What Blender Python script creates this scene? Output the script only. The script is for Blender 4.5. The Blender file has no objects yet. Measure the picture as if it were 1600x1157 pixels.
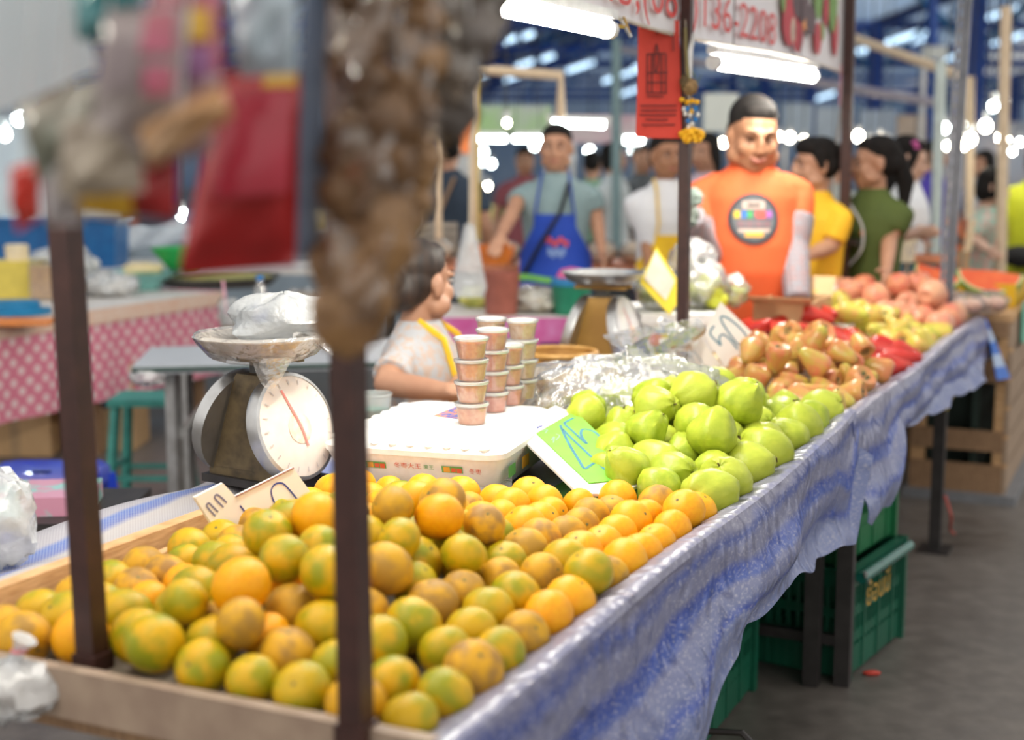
import bpy, bmesh, math, random
import numpy as np
from mathutils import Vector, Matrix, Euler
random.seed(7); rng = np.random.default_rng(7)
SC = bpy.context.scene; COL = SC.collection
V = Vector; pi = math.pi

# ------------------------------------------------------------------ camera
F, HZ, CAMH = 2222.0, 245.0, 1.5
PITCH = math.atan((578.5 - HZ) / F); CP, SP = math.cos(PITCH), math.sin(PITCH)
cd = bpy.data.cameras.new('camera'); cam = bpy.data.objects.new('camera', cd); COL.objects.link(cam)
cam.location = (0, 0, CAMH); cam.rotation_euler = (pi/2 - PITCH, 0, 0)
cd.sensor_width = 36; cd.lens = 36 * F / 1600; cd.clip_end = 300; cd.clip_start = .05
cd.dof.use_dof = True; cd.dof.focus_distance = 2.85; cd.dof.aperture_fstop = 2.0; cd.dof.aperture_blades = 0
SC.camera = cam
# ------------------------------------------------------------------ world, exposure
wd = bpy.data.worlds.new('sky'); SC.world = wd; wd.use_nodes = True
bg = wd.node_tree.nodes['Background']; bg.inputs[0].default_value = (1, .955, .90, 1); bg.inputs[1].default_value = .62
SC.view_settings.view_transform = 'Standard'; SC.view_settings.look = 'None'
SC.view_settings.gamma = 1; SC.view_settings.use_curve_mapping = False; SC.view_settings.exposure = .98
SC.cycles.max_bounces = 8; SC.cycles.transparent_max_bounces = 24; SC.cycles.caustics_reflective = False; SC.cycles.caustics_refractive = False
SC.cycles.sample_clamp_indirect = 6; SC.cycles.sample_clamp_direct = 60
TUBE_E, BULB_E = 62, 24

# ------------------------------------------------------------------ geometry helpers
def ray(u, v):
    a, b = (u-800)/F, -(v-578.5)/F
    return V((a, CP+b*SP, -SP+b*CP))
def PZ(u, v, z): r = ray(u, v); k = (z-CAMH)/r.z; return V((r.x*k, r.y*k, z))
def PY(u, v, Y): r = ray(u, v); k = Y/r.y; return V((r.x*k, Y, CAMH+r.z*k))
F0, DV, NV = V((.107, 1.983, 0)), V((.4224, .9064, 0)), V((-.9064, .4224, 0))   # the long fruit table: s along its front edge, t towards its back
YAW = math.atan2(DV.y, DV.x)
def T(s, t, z): p = F0 + DV*s + NV*t; return V((p.x, p.y, z))
def PT(u, v, t0): r = ray(u, v); k = (t0+F0.dot(NV))/(r.x*NV.x+r.y*NV.y); return V((r.x*k, r.y*k, CAMH+r.z*k))
class Plane:
    def __init__(s, a, b, c):
        s.o = a; s.n = (b-a).cross(c-a).normalized()
        if s.n.y > 0: s.n = -s.n
    def hit(s, u, v):
        r = ray(u, v); o = V((0, 0, CAMH)); return o + r*((s.o-o).dot(s.n)/r.dot(s.n))

class MB:
    def __init__(s): s.v = []; s.f = []; s.uv = {}; s.mi = []
    def add(s, vs, fs, uv=None, mi=0):
        b = len(s.v); s.v += [tuple(p) for p in vs]
        for f in fs: s.f.append([i+b for i in f]); s.mi.append(mi)
        if uv:
            for i, q in enumerate(uv): s.uv[i+b] = q
        return s
    def box(s, c, size, rz=0, M=None, mi=0, taper=1):
        x, y, z = [k/2 for k in size]; R = M or Matrix.Rotation(rz, 3, 'Z'); c = V(c)
        vs = [c + R @ V((i*x*(taper if k < 0 else 1), j*y*(taper if k < 0 else 1), k*z)) for k in (-1, 1) for j in (-1, 1) for i in (-1, 1)]
        return s.add(vs, [(0,2,3,1), (4,5,7,6), (0,1,5,4), (2,6,7,3), (0,4,6,2), (1,3,7,5)], mi=mi)
    def beam(s, a, b, w, h=None, mi=0):
        a, b = V(a), V(b); h = h or w; L = (b-a)
        X = L.normalized(); up = V((0,0,1)) if abs(X.z) < .95 else V((DV.x, DV.y, 0))
        Yv = up.cross(X).normalized(); Z = X.cross(Yv); M = Matrix((X, Yv, Z)).transposed()
        return s.box((a+b)/2, (L.length, w, h), M=M, mi=mi)
    def rings(s, R, close=True, cap=True, mi=0, uv=False):
        n = len(R[0]); vs = [p for r in R for p in r]; fs = []
        for i in range(len(R)-1):
            for j in range(n if close else n-1):
                k = (j+1) % n; fs.append((i*n+j, i*n+k, (i+1)*n+k, (i+1)*n+j))
        if cap and close: fs += [tuple(range(n-1, -1, -1)), tuple((len(R)-1)*n+j for j in range(n))]
        return s.add(vs, fs, mi=mi)
    def tube(s, pts, r, n=8, cap=True, mi=0, flat=1):
        pts = [V(p) for p in pts]; m = len(pts); rs = r if isinstance(r, (list, tuple)) else [r]*m
        R = []; prev = None
        for i, p in enumerate(pts):
            t = (pts[min(i+1, m-1)]-pts[max(i-1, 0)])
            t = t.normalized() if t.length > 1e-9 else V((0,0,1))
            if prev is None:
                a = V((0,0,1)) if abs(t.z) < .9 else V((1,0,0)); x = t.cross(a).normalized()
            else: x = (prev - t*prev.dot(t)).normalized()
            prev = x; y = t.cross(x)
            R.append([p + x*(rs[i]*math.cos(2*pi*k/n)) + y*(rs[i]*flat*math.sin(2*pi*k/n)) for k in range(n)])
        return s.rings(R, cap=cap, mi=mi)
    def lathe(s, prof, c=(0,0,0), n=24, M=None, cap=True, wob=None, mi=0):
        c = V(c); M = M or Matrix.Identity(3); R = []
        for r, z in prof:
            R.append([c + M @ V((r*(1+(wob(k/n*2*pi, z) if wob else 0))*math.cos(2*pi*k/n), r*(1+(wob(k/n*2*pi, z) if wob else 0))*math.sin(2*pi*k/n), z)) for k in range(n)])
        return s.rings(R, cap=cap, mi=mi)
    def ell(s, c, r, M=None, n=14, m=9, mi=0):
        if isinstance(r, (int, float)): r = (r, r, r)
        M = M or Matrix.Identity(3); c = V(c); R = []
        for i in range(m):
            a = -pi/2 + pi*(i+.08)/(m-1+.16)
            R.append([c + M @ V((r[0]*math.cos(a)*math.cos(2*pi*k/n), r[1]*math.cos(a)*math.sin(2*pi*k/n), r[2]*math.sin(a))) for k in range(n)])
        return s.rings(R, mi=mi)
    def cap(s, a, ra, b, rb, n=12, mi=0):
        a, b = V(a), V(b); t = (b-a).normalized(); P = []; R = []
        for k in (-.95, -.7, -.35): P.append(a + t*(ra*k)); R.append(ra*math.sqrt(1-k*k))
        P += [a, b]; R += [ra, rb]
        for k in (.35, .7, .95): P.append(b + t*(rb*k)); R.append(rb*math.sqrt(1-k*k))
        return s.tube(P, R, n, mi=mi)
    def grid(s, fn, nu, nv, thick=0, mi=0):
        vs = []; uv = []
        for i in range(nu+1):
            for j in range(nv+1): vs.append(V(fn(i/nu, j/nv))); uv.append((i/nu, j/nv))
        fs = [(i*(nv+1)+j, (i+1)*(nv+1)+j, (i+1)*(nv+1)+j+1, i*(nv+1)+j+1) for i in range(nu) for j in range(nv)]
        if thick:
            N = [V() for _ in vs]
            for f in fs:
                nn = (vs[f[1]]-vs[f[0]]).cross(vs[f[3]]-vs[f[0]])
                for i in f: N[i] += nn
            b = len(vs); vs2 = [p - q.normalized()*thick for p, q in zip(vs, N)]
            fs2 = [tuple(i+b for i in reversed(f)) for f in fs]
            ed = [i*(nv+1) for i in range(nu+1)] + [nu*(nv+1)+j for j in range(1, nv+1)] + [i*(nv+1)+nv for i in range(nu-1, -1, -1)] + [j for j in range(nv-1, 0, -1)]
            fs3 = [(ed[(k+1) % len(ed)], ed[k], ed[k]+b, ed[(k+1) % len(ed)]+b) for k in range(len(ed))]
            return s.add(vs+vs2, fs+fs2+fs3, uv+uv, mi)
        return s.add(vs, fs, uv, mi)
    def poly(s, pts, nrm, thick, mi=0):
        n = len(pts); pts = [V(p) for p in pts]; nrm = V(nrm)
        return s.add(pts + [p-nrm*thick for p in pts], [tuple(range(n)), tuple(range(2*n-1, n-1, -1))] + [(i, i+n, (i+1) % n+n, (i+1) % n) for i in range(n)], mi=mi)
    def ribbon(s, pts, nrm, w, lift=.0006, mi=0):
        pts = [V(p)+nrm*lift for p in spline(pts)]; a = []; m = len(pts)
        for i in range(m):
            t = (pts[min(i+1, m-1)]-pts[max(i-1, 0)]).normalized(); x = t.cross(nrm)
            a += [pts[i]+x*w/2, pts[i]-x*w/2]
        return s.add(a, [(2*i, 2*i+1, 2*i+3, 2*i+2) for i in range(m-1)], mi=mi)
    def mesh(s, name, off=V((0,0,0)), ang=38):
        me = bpy.data.meshes.new(name); me.from_pydata([(p[0]-off[0], p[1]-off[1], p[2]-off[2]) for p in s.v], [], s.f)
        if s.uv:
            ul = me.uv_layers.new(name='UVMap'); li = np.zeros(len(me.loops), dtype=np.int32); me.loops.foreach_get('vertex_index', li)
            A = np.zeros((len(s.v), 2), dtype=np.float32)
            for k, q in s.uv.items(): A[k] = q
            ul.data.foreach_set('uv', A[li].ravel())
        if any(s.mi): me.polygons.foreach_set('material_index', s.mi)
        bm = bmesh.new(); bm.from_mesh(me); bmesh.ops.recalc_face_normals(bm, faces=bm.faces); bm.to_mesh(me); bm.free()
        me.shade_smooth(); me.set_sharp_from_angle(angle=math.radians(ang)); me.update()
        return me
def spline(pts, k=6):
    pts = [V(p) for p in pts]
    if len(pts) < 3: return pts
    P = [pts[0]*2-pts[1]] + pts + [pts[-1]*2-pts[-2]]; out = []
    for i in range(1, len(P)-2):
        a, b, c, d = P[i-1:i+3]
        for j in range(k):
            t = j/k; out.append(.5*((2*b)+(c-a)*t+(2*a-5*b+4*c-d)*t*t+(3*b-a-3*c+d)*t**3))
    return out + [pts[-1]]

# ------------------------------------------------------------------ object helpers
def props(o, label=None, cat=None, group=None, kind=None):
    if label: o['label'] = label
    if cat: o['category'] = cat
    if group: o['group'] = group
    if kind: o['kind'] = kind
    return o
def thing(name, label, cat, loc, group=None, rz=0, sc=1):
    o = bpy.data.objects.new(name, None); COL.objects.link(o); o.empty_display_size = .05
    o.location = loc; o.rotation_euler = (0, 0, rz); o.scale = (sc, sc, sc)
    return props(o, label, cat, group)
def setm(me, mats):
    for m in (mats if isinstance(mats, (list, tuple)) else [mats]): me.materials.append(m)
def part(name, mb, mats, parent, label=None, local=False, ang=38, kind=None):
    """a mesh under a thing; the builder's points are in world space unless local"""
    off = V((0,0,0))
    q = parent
    while q and not local: off = off + V(q.location); q = q.parent
    me = mb.mesh(name, off, ang); setm(me, mats); o = bpy.data.objects.new(name, me); COL.objects.link(o); o.parent = parent
    return props(o, label, kind=kind)
def one(name, mb, mats, label, cat, loc, group=None, ang=38):
    me = mb.mesh(name, V(loc), ang); setm(me, mats); o = bpy.data.objects.new(name, me); COL.objects.link(o); o.location = loc
    return props(o, label, cat, group)
def struct(name, mb, mats, parent=None, ang=38, label=None):
    me = mb.mesh(name, V((0,0,0)), ang); setm(me, mats); o = bpy.data.objects.new(name, me); COL.objects.link(o); o.parent = parent
    if not parent: o['kind'] = 'structure'
    if label: o['label'] = label
    return o
def copy(o, loc, rot=None, label=None, sc=None, group=None):
    c = o.copy(); COL.objects.link(c); c.location = loc
    if rot is not None: c.rotation_euler = rot
    if sc: c.scale = (sc, sc, sc) if isinstance(sc, (int, float)) else sc
    if label: c['label'] = label
    if group: c['group'] = group
    for ch in o.children:
        d = ch.copy(); COL.objects.link(d); d.parent = c
        for g in ch.children: e = g.copy(); COL.objects.link(e); e.parent = d
    return c
def text_mb(s, size, extrude=0):
    cu = bpy.data.curves.new('t', 'FONT'); cu.body = s; cu.size = size; cu.resolution_u = 3
    ob = bpy.data.objects.new('t', cu); COL.objects.link(ob)
    me = bpy.data.meshes.new_from_object(ob.evaluated_get(bpy.context.evaluated_depsgraph_get()))
    v = [p.co.copy() for p in me.vertices]; f = [list(p.vertices) for p in me.polygons]
    bpy.data.objects.remove(ob); bpy.data.curves.remove(cu); bpy.data.meshes.remove(me)
    return v, f
def put_text(s, size, o, X, Yv, lift=.0006, fit=None):
    v, f = text_mb(s, size); mb = MB(); X, Yv = V(X).normalized(), V(Yv).normalized(); N = X.cross(Yv)
    w = max(p.x for p in v) - min(p.x for p in v); k = fit/w if fit else 1; x0 = min(p.x for p in v)
    mb.add([V(o)+X*((p.x-x0)*k)+Yv*p.y+N*lift for p in v], f); return mb

# ------------------------------------------------------------------ materials
MC = {}
def nodes(name):
    m = bpy.data.materials.new(name); m.use_nodes = True; nt = m.node_tree; return m, nt, nt.nodes['Principled BSDF']
def N_(nt, t, **kw):
    n = nt.nodes.new(t)
    for k, v in kw.items(): setattr(n, k, v)
    return n
def mixc(nt, fac, a, b):
    n = N_(nt, 'ShaderNodeMix', data_type='RGBA')
    for sck, val in ((0, fac), (6, a), (7, b)):
        if hasattr(val, 'is_linked') or hasattr(val, 'links'): nt.links.new(val, n.inputs[sck])
        elif sck == 0: n.inputs[0].default_value = val
        else: n.inputs[sck].default_value = (*val[:3], 1)
    return n.outputs[2]
def noise(nt, scale, coord='Object', detail=3, stretch=None, rough=.5):
    tc = N_(nt, 'ShaderNodeTexCoord'); n = N_(nt, 'ShaderNodeTexNoise'); n.inputs['Scale'].default_value = scale; n.inputs['Detail'].default_value = detail; n.inputs['Roughness'].default_value = rough
    if stretch:
        mp = N_(nt, 'ShaderNodeMapping'); mp.inputs['Scale'].default_value = stretch; nt.links.new(tc.outputs[coord], mp.inputs[0]); nt.links.new(mp.outputs[0], n.inputs['Vector'])
    else: nt.links.new(tc.outputs[coord], n.inputs['Vector'])
    return n.outputs['Fac']
def ramp(nt, src, pts):
    r = N_(nt, 'ShaderNodeValToRGB'); e = r.color_ramp.elements
    while len(e) < len(pts): e.new(.5)
    for q, (p, c) in zip(e, pts): q.position = p; q.color = (*c, 1) if len(c) == 3 else c
    nt.links.new(src, r.inputs[0]); return r.outputs[0]
def bumpn(nt, b, src, k, dist=.002):
    n = N_(nt, 'ShaderNodeBump'); n.inputs['Strength'].default_value = k; n.inputs['Distance'].default_value = dist
    nt.links.new(src, n.inputs['Height']); nt.links.new(n.outputs[0], b.inputs['Normal'])
def mat(name, c=(.5,.5,.5), c2=None, rough=.5, metal=0, scale=18, bump=0, spec=.5, emit=0, coat=0, stretch=None, lo=.35, hi=.68, dist=.003, sheen=0):
    if name in MC: return MC[name]
    m, nt, b = nodes(name); c2 = c2 or tuple(k*.82 for k in c)
    nz = noise(nt, scale, stretch=stretch); col = ramp(nt, nz, [(lo, c2), (hi, c)])
    nt.links.new(col, b.inputs['Base Color']); b.inputs['Roughness'].default_value = rough; b.inputs['Metallic'].default_value = metal
    b.inputs['Specular IOR Level'].default_value = spec; b.inputs['Coat Weight'].default_value = coat
    if emit: b.inputs['Emission Color'].default_value = (*c, 1); b.inputs['Emission Strength'].default_value = emit
    if bump: bumpn(nt, b, nz, bump, dist)
    MC[name] = m; return m
def film(name, tint=(.95,.96,.97), opac=.18, gloss=.22, rough=.12, scale=14, bump=.9, dist=.02, fres=.6):
    """thin clear plastic: mostly lets light through, with a little milky body and a sheen"""
    if name in MC: return MC[name]
    m, nt, b = nodes(name); out = nt.nodes['Material Output']
    tr = N_(nt, 'ShaderNodeBsdfTransparent'); tr.inputs[0].default_value = (*tint, 1)
    b.inputs['Base Color'].default_value = (*tint, 1); b.inputs['Roughness'].default_value = rough; b.inputs['Specular IOR Level'].default_value = 1
    gl = N_(nt, 'ShaderNodeBsdfGlossy'); gl.inputs['Roughness'].default_value = rough
    nz = noise(nt, scale, detail=4); bp = N_(nt, 'ShaderNodeBump'); bp.inputs['Strength'].default_value = bump; bp.inputs['Distance'].default_value = dist
    nt.links.new(nz, bp.inputs['Height']); nt.links.new(bp.outputs[0], b.inputs['Normal']); nt.links.new(bp.outputs[0], gl.inputs['Normal'])
    m1 = N_(nt, 'ShaderNodeMixShader'); m1.inputs[0].default_value = opac; nt.links.new(tr.outputs[0], m1.inputs[1]); nt.links.new(b.outputs[0], m1.inputs[2])
    lw = N_(nt, 'ShaderNodeLayerWeight'); lw.inputs[0].default_value = .25; nt.links.new(bp.outputs[0], lw.inputs['Normal'])
    mm = N_(nt, 'ShaderNodeMath', operation='MULTIPLY_ADD'); mm.inputs[1].default_value = fres; mm.inputs[2].default_value = gloss*.35; nt.links.new(lw.outputs['Fresnel'], mm.inputs[0])
    m2 = N_(nt, 'ShaderNodeMixShader'); nt.links.new(mm.outputs[0], m2.inputs[0]); nt.links.new(m1.outputs[0], m2.inputs[1]); nt.links.new(gl.outputs[0], m2.inputs[2])
    nt.links.new(m2.outputs[0], out.inputs[0]); MC[name] = m; return m
def glow(name, c, e):
    if name in MC: return MC[name]
    m, nt, b = nodes(name); em = N_(nt, 'ShaderNodeEmission'); em.inputs[0].default_value = (*c, 1); em.inputs[1].default_value = e
    nt.links.new(em.outputs[0], nt.nodes['Material Output'].inputs[0]); MC[name] = m; return m

def fruit_mat(name, base, patch, third, rough=.38, pscale=9, bump=.25, bscale=260, spread=(.42,.62), rnd=.5, sss=.0, axis=None):
    """skin with a patch colour; each copy shifts by its own random number"""
    m, nt, b = nodes(name); oi = N_(nt, 'ShaderNodeObjectInfo'); tc = N_(nt, 'ShaderNodeTexCoord')
    ad = N_(nt, 'ShaderNodeVectorMath', operation='ADD'); nt.links.new(tc.outputs['Object'], ad.inputs[0])
    sc = N_(nt, 'ShaderNodeMath', operation='MULTIPLY'); sc.inputs[1].default_value = 37; nt.links.new(oi.outputs['Random'], sc.inputs[0]); nt.links.new(sc.outputs[0], ad.inputs[1])
    n = N_(nt, 'ShaderNodeTexNoise'); n.inputs['Scale'].default_value = pscale; n.inputs['Detail'].default_value = 3; nt.links.new(ad.outputs[0], n.inputs['Vector'])
    src = n.outputs['Fac']
    if axis:  # gradient along the fruit, from the stem end to the bottom
        sp = N_(nt, 'ShaderNodeSeparateXYZ'); nt.links.new(tc.outputs['Object'], sp.inputs[0])
        ma = N_(nt, 'ShaderNodeMath', operation='MULTIPLY_ADD'); ma.inputs[1].default_value = axis; nt.links.new(sp.outputs[2], ma.inputs[0]); nt.links.new(src, ma.inputs[2]); src = ma.outputs[0]
    col = ramp(nt, src, [(spread[0], base), (spread[1], patch)])
    mm = N_(nt, 'ShaderNodeMath', operation='MULTIPLY'); mm.inputs[1].default_value = rnd; nt.links.new(oi.outputs['Random'], mm.inputs[0])
    col = mixc(nt, mm.outputs[0], col, third); nt.links.new(col, b.inputs['Base Color'])
    b.inputs['Roughness'].default_value = rough; b.inputs['Specular IOR Level'].default_value = .32; b.inputs['Subsurface Weight'].default_value = sss; b.inputs['Subsurface Radius'].default_value = (.01, .006, .002)
    f = N_(nt, 'ShaderNodeTexNoise'); f.inputs['Scale'].default_value = bscale; nt.links.new(tc.outputs['Object'], f.inputs['Vector']); bumpn(nt, b, f.outputs['Fac'], bump, .0012)
    MC[name] = m; return m

STEEL = mat('steel', (.55,.56,.57), (.42,.42,.42), .32, .9)
WHITEP = mat('white_plastic', (.85,.86,.86), rough=.4)
POLE = mat('brown_paint', (.055,.021,.017), (.036,.014,.012), .42, scale=30)
DARKMETAL = mat('dark_metal', (.045,.04,.04), (.03,.027,.027), .5, .3)
CARD = mat('white_card', (.86,.82,.76), (.80,.76,.70), .7, scale=9)
INK = mat('blue_marker', (.05,.07,.32), (.03,.05,.24), .6, scale=60)
INK2 = mat('teal_marker', (.05,.22,.32), (.03,.15,.24), .6, scale=60)
WOOD = mat('pale_wood', (.66,.42,.22), (.50,.29,.13), .62, scale=6, stretch=(3,3,40), bump=.15)
WOODD = mat('brown_wood', (.36,.22,.12), (.24,.14,.075), .65, scale=6, stretch=(30,4,4), bump=.2)
CBOX = mat('cardboard', (.58,.38,.20), (.50,.32,.16), .8, scale=7)
CLEAR = film('clear_film', opac=.10)
MILKY = film('milky_bag', (.93,.95,.97), opac=.42, rough=.25)
SKIN = mat('skin', (.50,.27,.17), (.44,.225,.14), .5, scale=12)
SKINB = mat('tan_skin', (.36,.175,.095), (.31,.145,.08), .48, scale=12)
SKINL = mat('light_skin', (.68,.43,.32), (.60,.36,.26), .5, scale=12)
HAIR = mat('black_hair', (.013,.010,.009), (.006,.005,.005), .8, scale=40, stretch=(1,1,.15), bump=.4, spec=.25)
HAIRB = mat('brown_hair', (.040,.022,.015), (.016,.010,.008), .55, scale=40, stretch=(1,1,.2), bump=.4)

def letters(s, size, o, X, Yv, m, parent, lift=.0006, fit=None, name='letter', label=None):
    """flat printed text, each stroke-connected glyph a part of its own"""
    mb = put_text(s, size, o, X, Yv, lift, fit); n = len(mb.v); pr = list(range(n))
    def find(i):
        while pr[i] != i: pr[i] = pr[pr[i]]; i = pr[i]
        return i
    for f in mb.f:
        for i in f[1:]: pr[find(i)] = find(f[0])
    G = {}
    for f in mb.f: G.setdefault(find(f[0]), []).append(f)
    for fs in G.values():
        ix = sorted({i for f in fs for i in f}); mp = {i: k for k, i in enumerate(ix)}
        part(name, MB().add([mb.v[i] for i in ix], [[mp[i] for i in f] for f in fs]), m, parent, label)
# ================================================================== the hall
FLOOR = None
def floor_mat():
    m, nt, b = nodes('concrete_floor'); a = noise(nt, .9, detail=6, rough=.65); g = noise(nt, 14, detail=5)
    col = ramp(nt, a, [(.33, (.085,.074,.067)), (.5, (.155,.135,.12)), (.68, (.235,.205,.18))]); col = mixc(nt, .35, col, ramp(nt, g, [(.4, (.07,.065,.06)), (.7, (.19,.175,.16))]))
    nt.links.new(col, b.inputs['Base Color']); nt.links.new(ramp(nt, a, [(.35, (.28,.28,.28)), (.65, (.6,.6,.6))]), b.inputs['Roughness']); bumpn(nt, b, g, .12, .004); return m
struct('floor', MB().box((5, 28, -.05), (90, 90, .1)), floor_mat())
BLUE = mat('blue_paint', (.014,.095,.46), (.010,.065,.34), .45, scale=3)
BLUEL = mat('light_blue_paint', (.02,.22,.48), (.012,.15,.38), .45, scale=3)
SHEET = mat('roof_sheet', (.60,.63,.66), (.46,.50,.54), .55, scale=2, stretch=(1,12,1))
PANE = film('skylight_pane', (.72,.86,1), opac=.12, gloss=.05, rough=.4, scale=1, bump=0)
ceil = struct('ceiling', MB().beam((-20, 40, 4.05), (25, 40, 4.05), .2, .2), BLUE)
for bi, xe in enumerate((-20, -11, -2, 7, 16)):
    X1 = xe+9; Y0, Y1 = 8, 66
    def rz(x): return 4.1+.36*(x-xe)
    sk = [Y0+1.6+3.4*k for k in range(17)]; prev = Y0
    for y in sk + [Y1+.8]:       # opaque sheets between the skylight strips
        a, b_ = prev, y-.8
        o = struct('roof_sheet', MB().add([(xe,a,rz(xe)), (X1,a,rz(X1)), (X1,b_,rz(X1)), (xe,b_,rz(xe))]+[(xe,a,rz(xe)+.04), (X1,a,rz(X1)+.04), (X1,b_,rz(X1)+.04), (xe,b_,rz(xe)+.04)], [(0,1,2,3), (7,6,5,4), (0,4,5,1), (2,6,7,3), (1,5,6,2), (3,7,4,0)]), SHEET, ceil)
        prev = y+.8
    for y in sk: struct('skylight_pane', MB().grid(lambda i, j: (xe+9*i, y-.8+1.6*j, rz(xe+9*i)+.02), 1, 1, .01), PANE, ceil)
    for k in range(1, 7): x = xe+k*1.4; struct('purlin', MB().beam((x, Y0, rz(x)-.06), (x, Y1, rz(x)-.06), .07, .1), BLUE, ceil)
    for k in range(10):
        y = Y0+2+6*k; tr = struct('truss', MB().beam((xe, y, 4.0), (X1, y, 4.0), .12, .16), BLUE, ceil)
        struct('rafter', MB().beam((xe, y, rz(xe)-.1), (X1, y, rz(X1)-.1), .1, .16), BLUE, tr)
        for q in range(5):
            x = xe+.9+q*1.7; struct('web_bar', MB().beam((x, y, 4.05), (x+(1.2 if q % 2 else .2), y, rz(x+(1.2 if q % 2 else .2))-.15), .07, .07), BLUEL, tr)
for xe in (-11, -2, 7, 16, 25):
    for k in range(0, 9):
        y = 16+6*k
        if (xe, y) in ((7,16), (-2,16)): continue
        c = thing('hall_column', 'deep blue steel column carrying the hall roof', 'column', (xe, y, 0), 'blue roof columns of the market hall')
        part('shaft', MB().box((xe, y, 2.02), (.26, .26, 4.04)), BLUE, c); part('base_plate', MB().box((xe, y, .02), (.45, .45, .04)), DARKMETAL, c)
        part('brace', MB().beam((xe, y, 3.1), (xe+1.0, y, 4.0), .09), BLUEL, c); part('brace', MB().beam((xe, y, 3.1), (xe-1.0, y, 4.0), .09), BLUEL, c)
struct('wall_back', MB().box((5, 68, 4.6), (80, .3, 9.2)), mat('far_wall', (.42,.56,.74), (.28,.42,.64), .8, scale=.6))
struct('wall_left', MB().box((-21.5, 40, 3), (.3, 56, 6)), mat('side_wall', (.42,.52,.62), (.33,.42,.52), .8, scale=.6))

# ================================================================== the long fruit table
TZ = .785
def tarp_mat(name, seed, n1=5.0):
    m, nt, b = nodes(name); tc = N_(nt, 'ShaderNodeTexCoord'); sp = N_(nt, 'ShaderNodeSeparateXYZ'); nt.links.new(tc.outputs['UV'], sp.inputs[0])
    w = noise(nt, 2.6, coord='Object', detail=4); wa = N_(nt, 'ShaderNodeMath', operation='MULTIPLY_ADD'); wa.inputs[1].default_value = .38; nt.links.new(w, wa.inputs[0]); nt.links.new(sp.outputs[1], wa.inputs[2])
    col = ramp(nt, wa.outputs[0], [(0, (.21,.205,.27)), (.30, (.23,.225,.30)), (.44, (.19,.195,.30)), (.50, (.05,.085,.31)), (.56, (.17,.185,.31)), (.64, (.17,.185,.31)), (.69, (.025,.065,.34)), (.76, (.04,.09,.37)), (.80, (.16,.18,.33)), (.90, (.13,.16,.32)), (.96, (.02,.06,.33)), (1.0, (.15,.19,.37))])
    f = noise(nt, 90, detail=4, stretch=(1, 1, 2.2)); col = mixc(nt, ramp(nt, f, [(.52, (0,0,0)), (.70, (.6,.6,.6))]), col, (.44,.44,.52))
    nt.links.new(col, b.inputs['Base Color']); b.inputs['Roughness'].default_value = .30
    g = N_(nt, 'ShaderNodeTexNoise'); g.noise_type = 'RIDGED_MULTIFRACTAL'; g.inputs['Scale'].default_value = 1; g.inputs['Detail'].default_value = 7; g.inputs['Roughness'].default_value = .62; mp = N_(nt, 'ShaderNodeMapping'); mp.inputs['Rotation'].default_value = (0, 0, -YAW+.3); mp.inputs['Scale'].default_value = (7, 26, 20); nt.links.new(tc.outputs['Object'], mp.inputs[0]); nt.links.new(mp.outputs[0], g.inputs['Vector']); bumpn(nt, b, g.outputs['Fac'], .85, .016); b.inputs['Specular IOR Level'].default_value = .6; return m
TARP = tarp_mat('woven_tarp', 0)
tb = thing('fruit_table', 'long low display table draped with blue tarpaulin under the fruit heaps', 'table', T(0, 0, 0))
def stbox(mb, s0, s1, t0, t1, z0, z1): return mb.box((T((s0+s1)/2, (t0+t1)/2, (z0+z1)/2)), (s1-s0, t1-t0, z1-z0), YAW)
part('table_top', stbox(stbox(MB(), -.44, 2.3, .01, 1.16, TZ-.05, TZ-.012), 2.3, 4.36, .01, .63, TZ-.05, TZ-.012), WOODD, tb)
for s, t in ((-.40,.06), (-.40,1.1), (.95,.55), (.95,1.1), (2.06,.13), (2.10,.05), (2.2,1.1), (3.67,.03), (3.67,.57), (4.2,.52)):
    part('leg', stbox(MB(), s-.022, s+.022, t-.022, t+.022, 0, TZ-.05), DARKMETAL, tb)
for t in (.05, 1.1): part('rail', MB().beam(T(-.4, t, TZ-.075), T(2.2 if t > 1 else 4.3, t, TZ-.075), .03, .04), DARKMETAL, tb)
part('stretcher', MB().beam(T(2.1, .05, .13), T(2.1, 1.1, .13), .025, .03), DARKMETAL, tb)
part('foot', stbox(MB(), 3.6, 3.74, -.03, .09, 0, .006), DARKMETAL, tb)
part('table_cover', MB().grid(lambda i, j: T(-.43+2.72*i, .02+.86*j, TZ-.004), 8, 6, .006), mat('blue_ground_sheet', (.30,.34,.50), (.22,.26,.42), .5), tb)
part('table_cover', MB().grid(lambda i, j: T(2.29+2.06*i, .02+.60*j, TZ-.004), 8, 6, .006), MC['blue_ground_sheet'], tb)
def lerp(x, P):
    for (a, b), (c, d) in zip(P, P[1:]):
        if x <= c: return b+(d-b)*max(0, (x-a))/(c-a)
    return P[-1][1]
def apron(s0, s1, hem, lip, ph):
    def fn(i, j):
        s = s0+(s1-s0)*i; h = lerp(s, hem); zl = lip(s)
        fold = .020*math.sin(s*3.3+ph+j*3.2)+.010*math.sin(s*7.9+ph*2-j*4.5)+.005*math.sin(s*19+j*6+ph)
        if j < .16: k = j/.16; return T(s, .10-.09*k, TZ+.004+(zl-TZ)*(k**1.3))
        if j < .26: k = (j-.16)/.10; a = k*pi/2; return T(s, .01-.035*math.sin(a), zl+.012*math.sin(k*pi)-.01*k)
        k = (j-.26)/.74; z = zl-.01-(zl-.01-h)*k
        return T(s, -.025-.03*k+fold*(.25+1.1*k)-.014*math.sin(k*10+s*2.2+ph)*k, z+(.006*math.sin(s*13+ph)+.005*math.sin(s*29))*k)
    return fn
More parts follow.
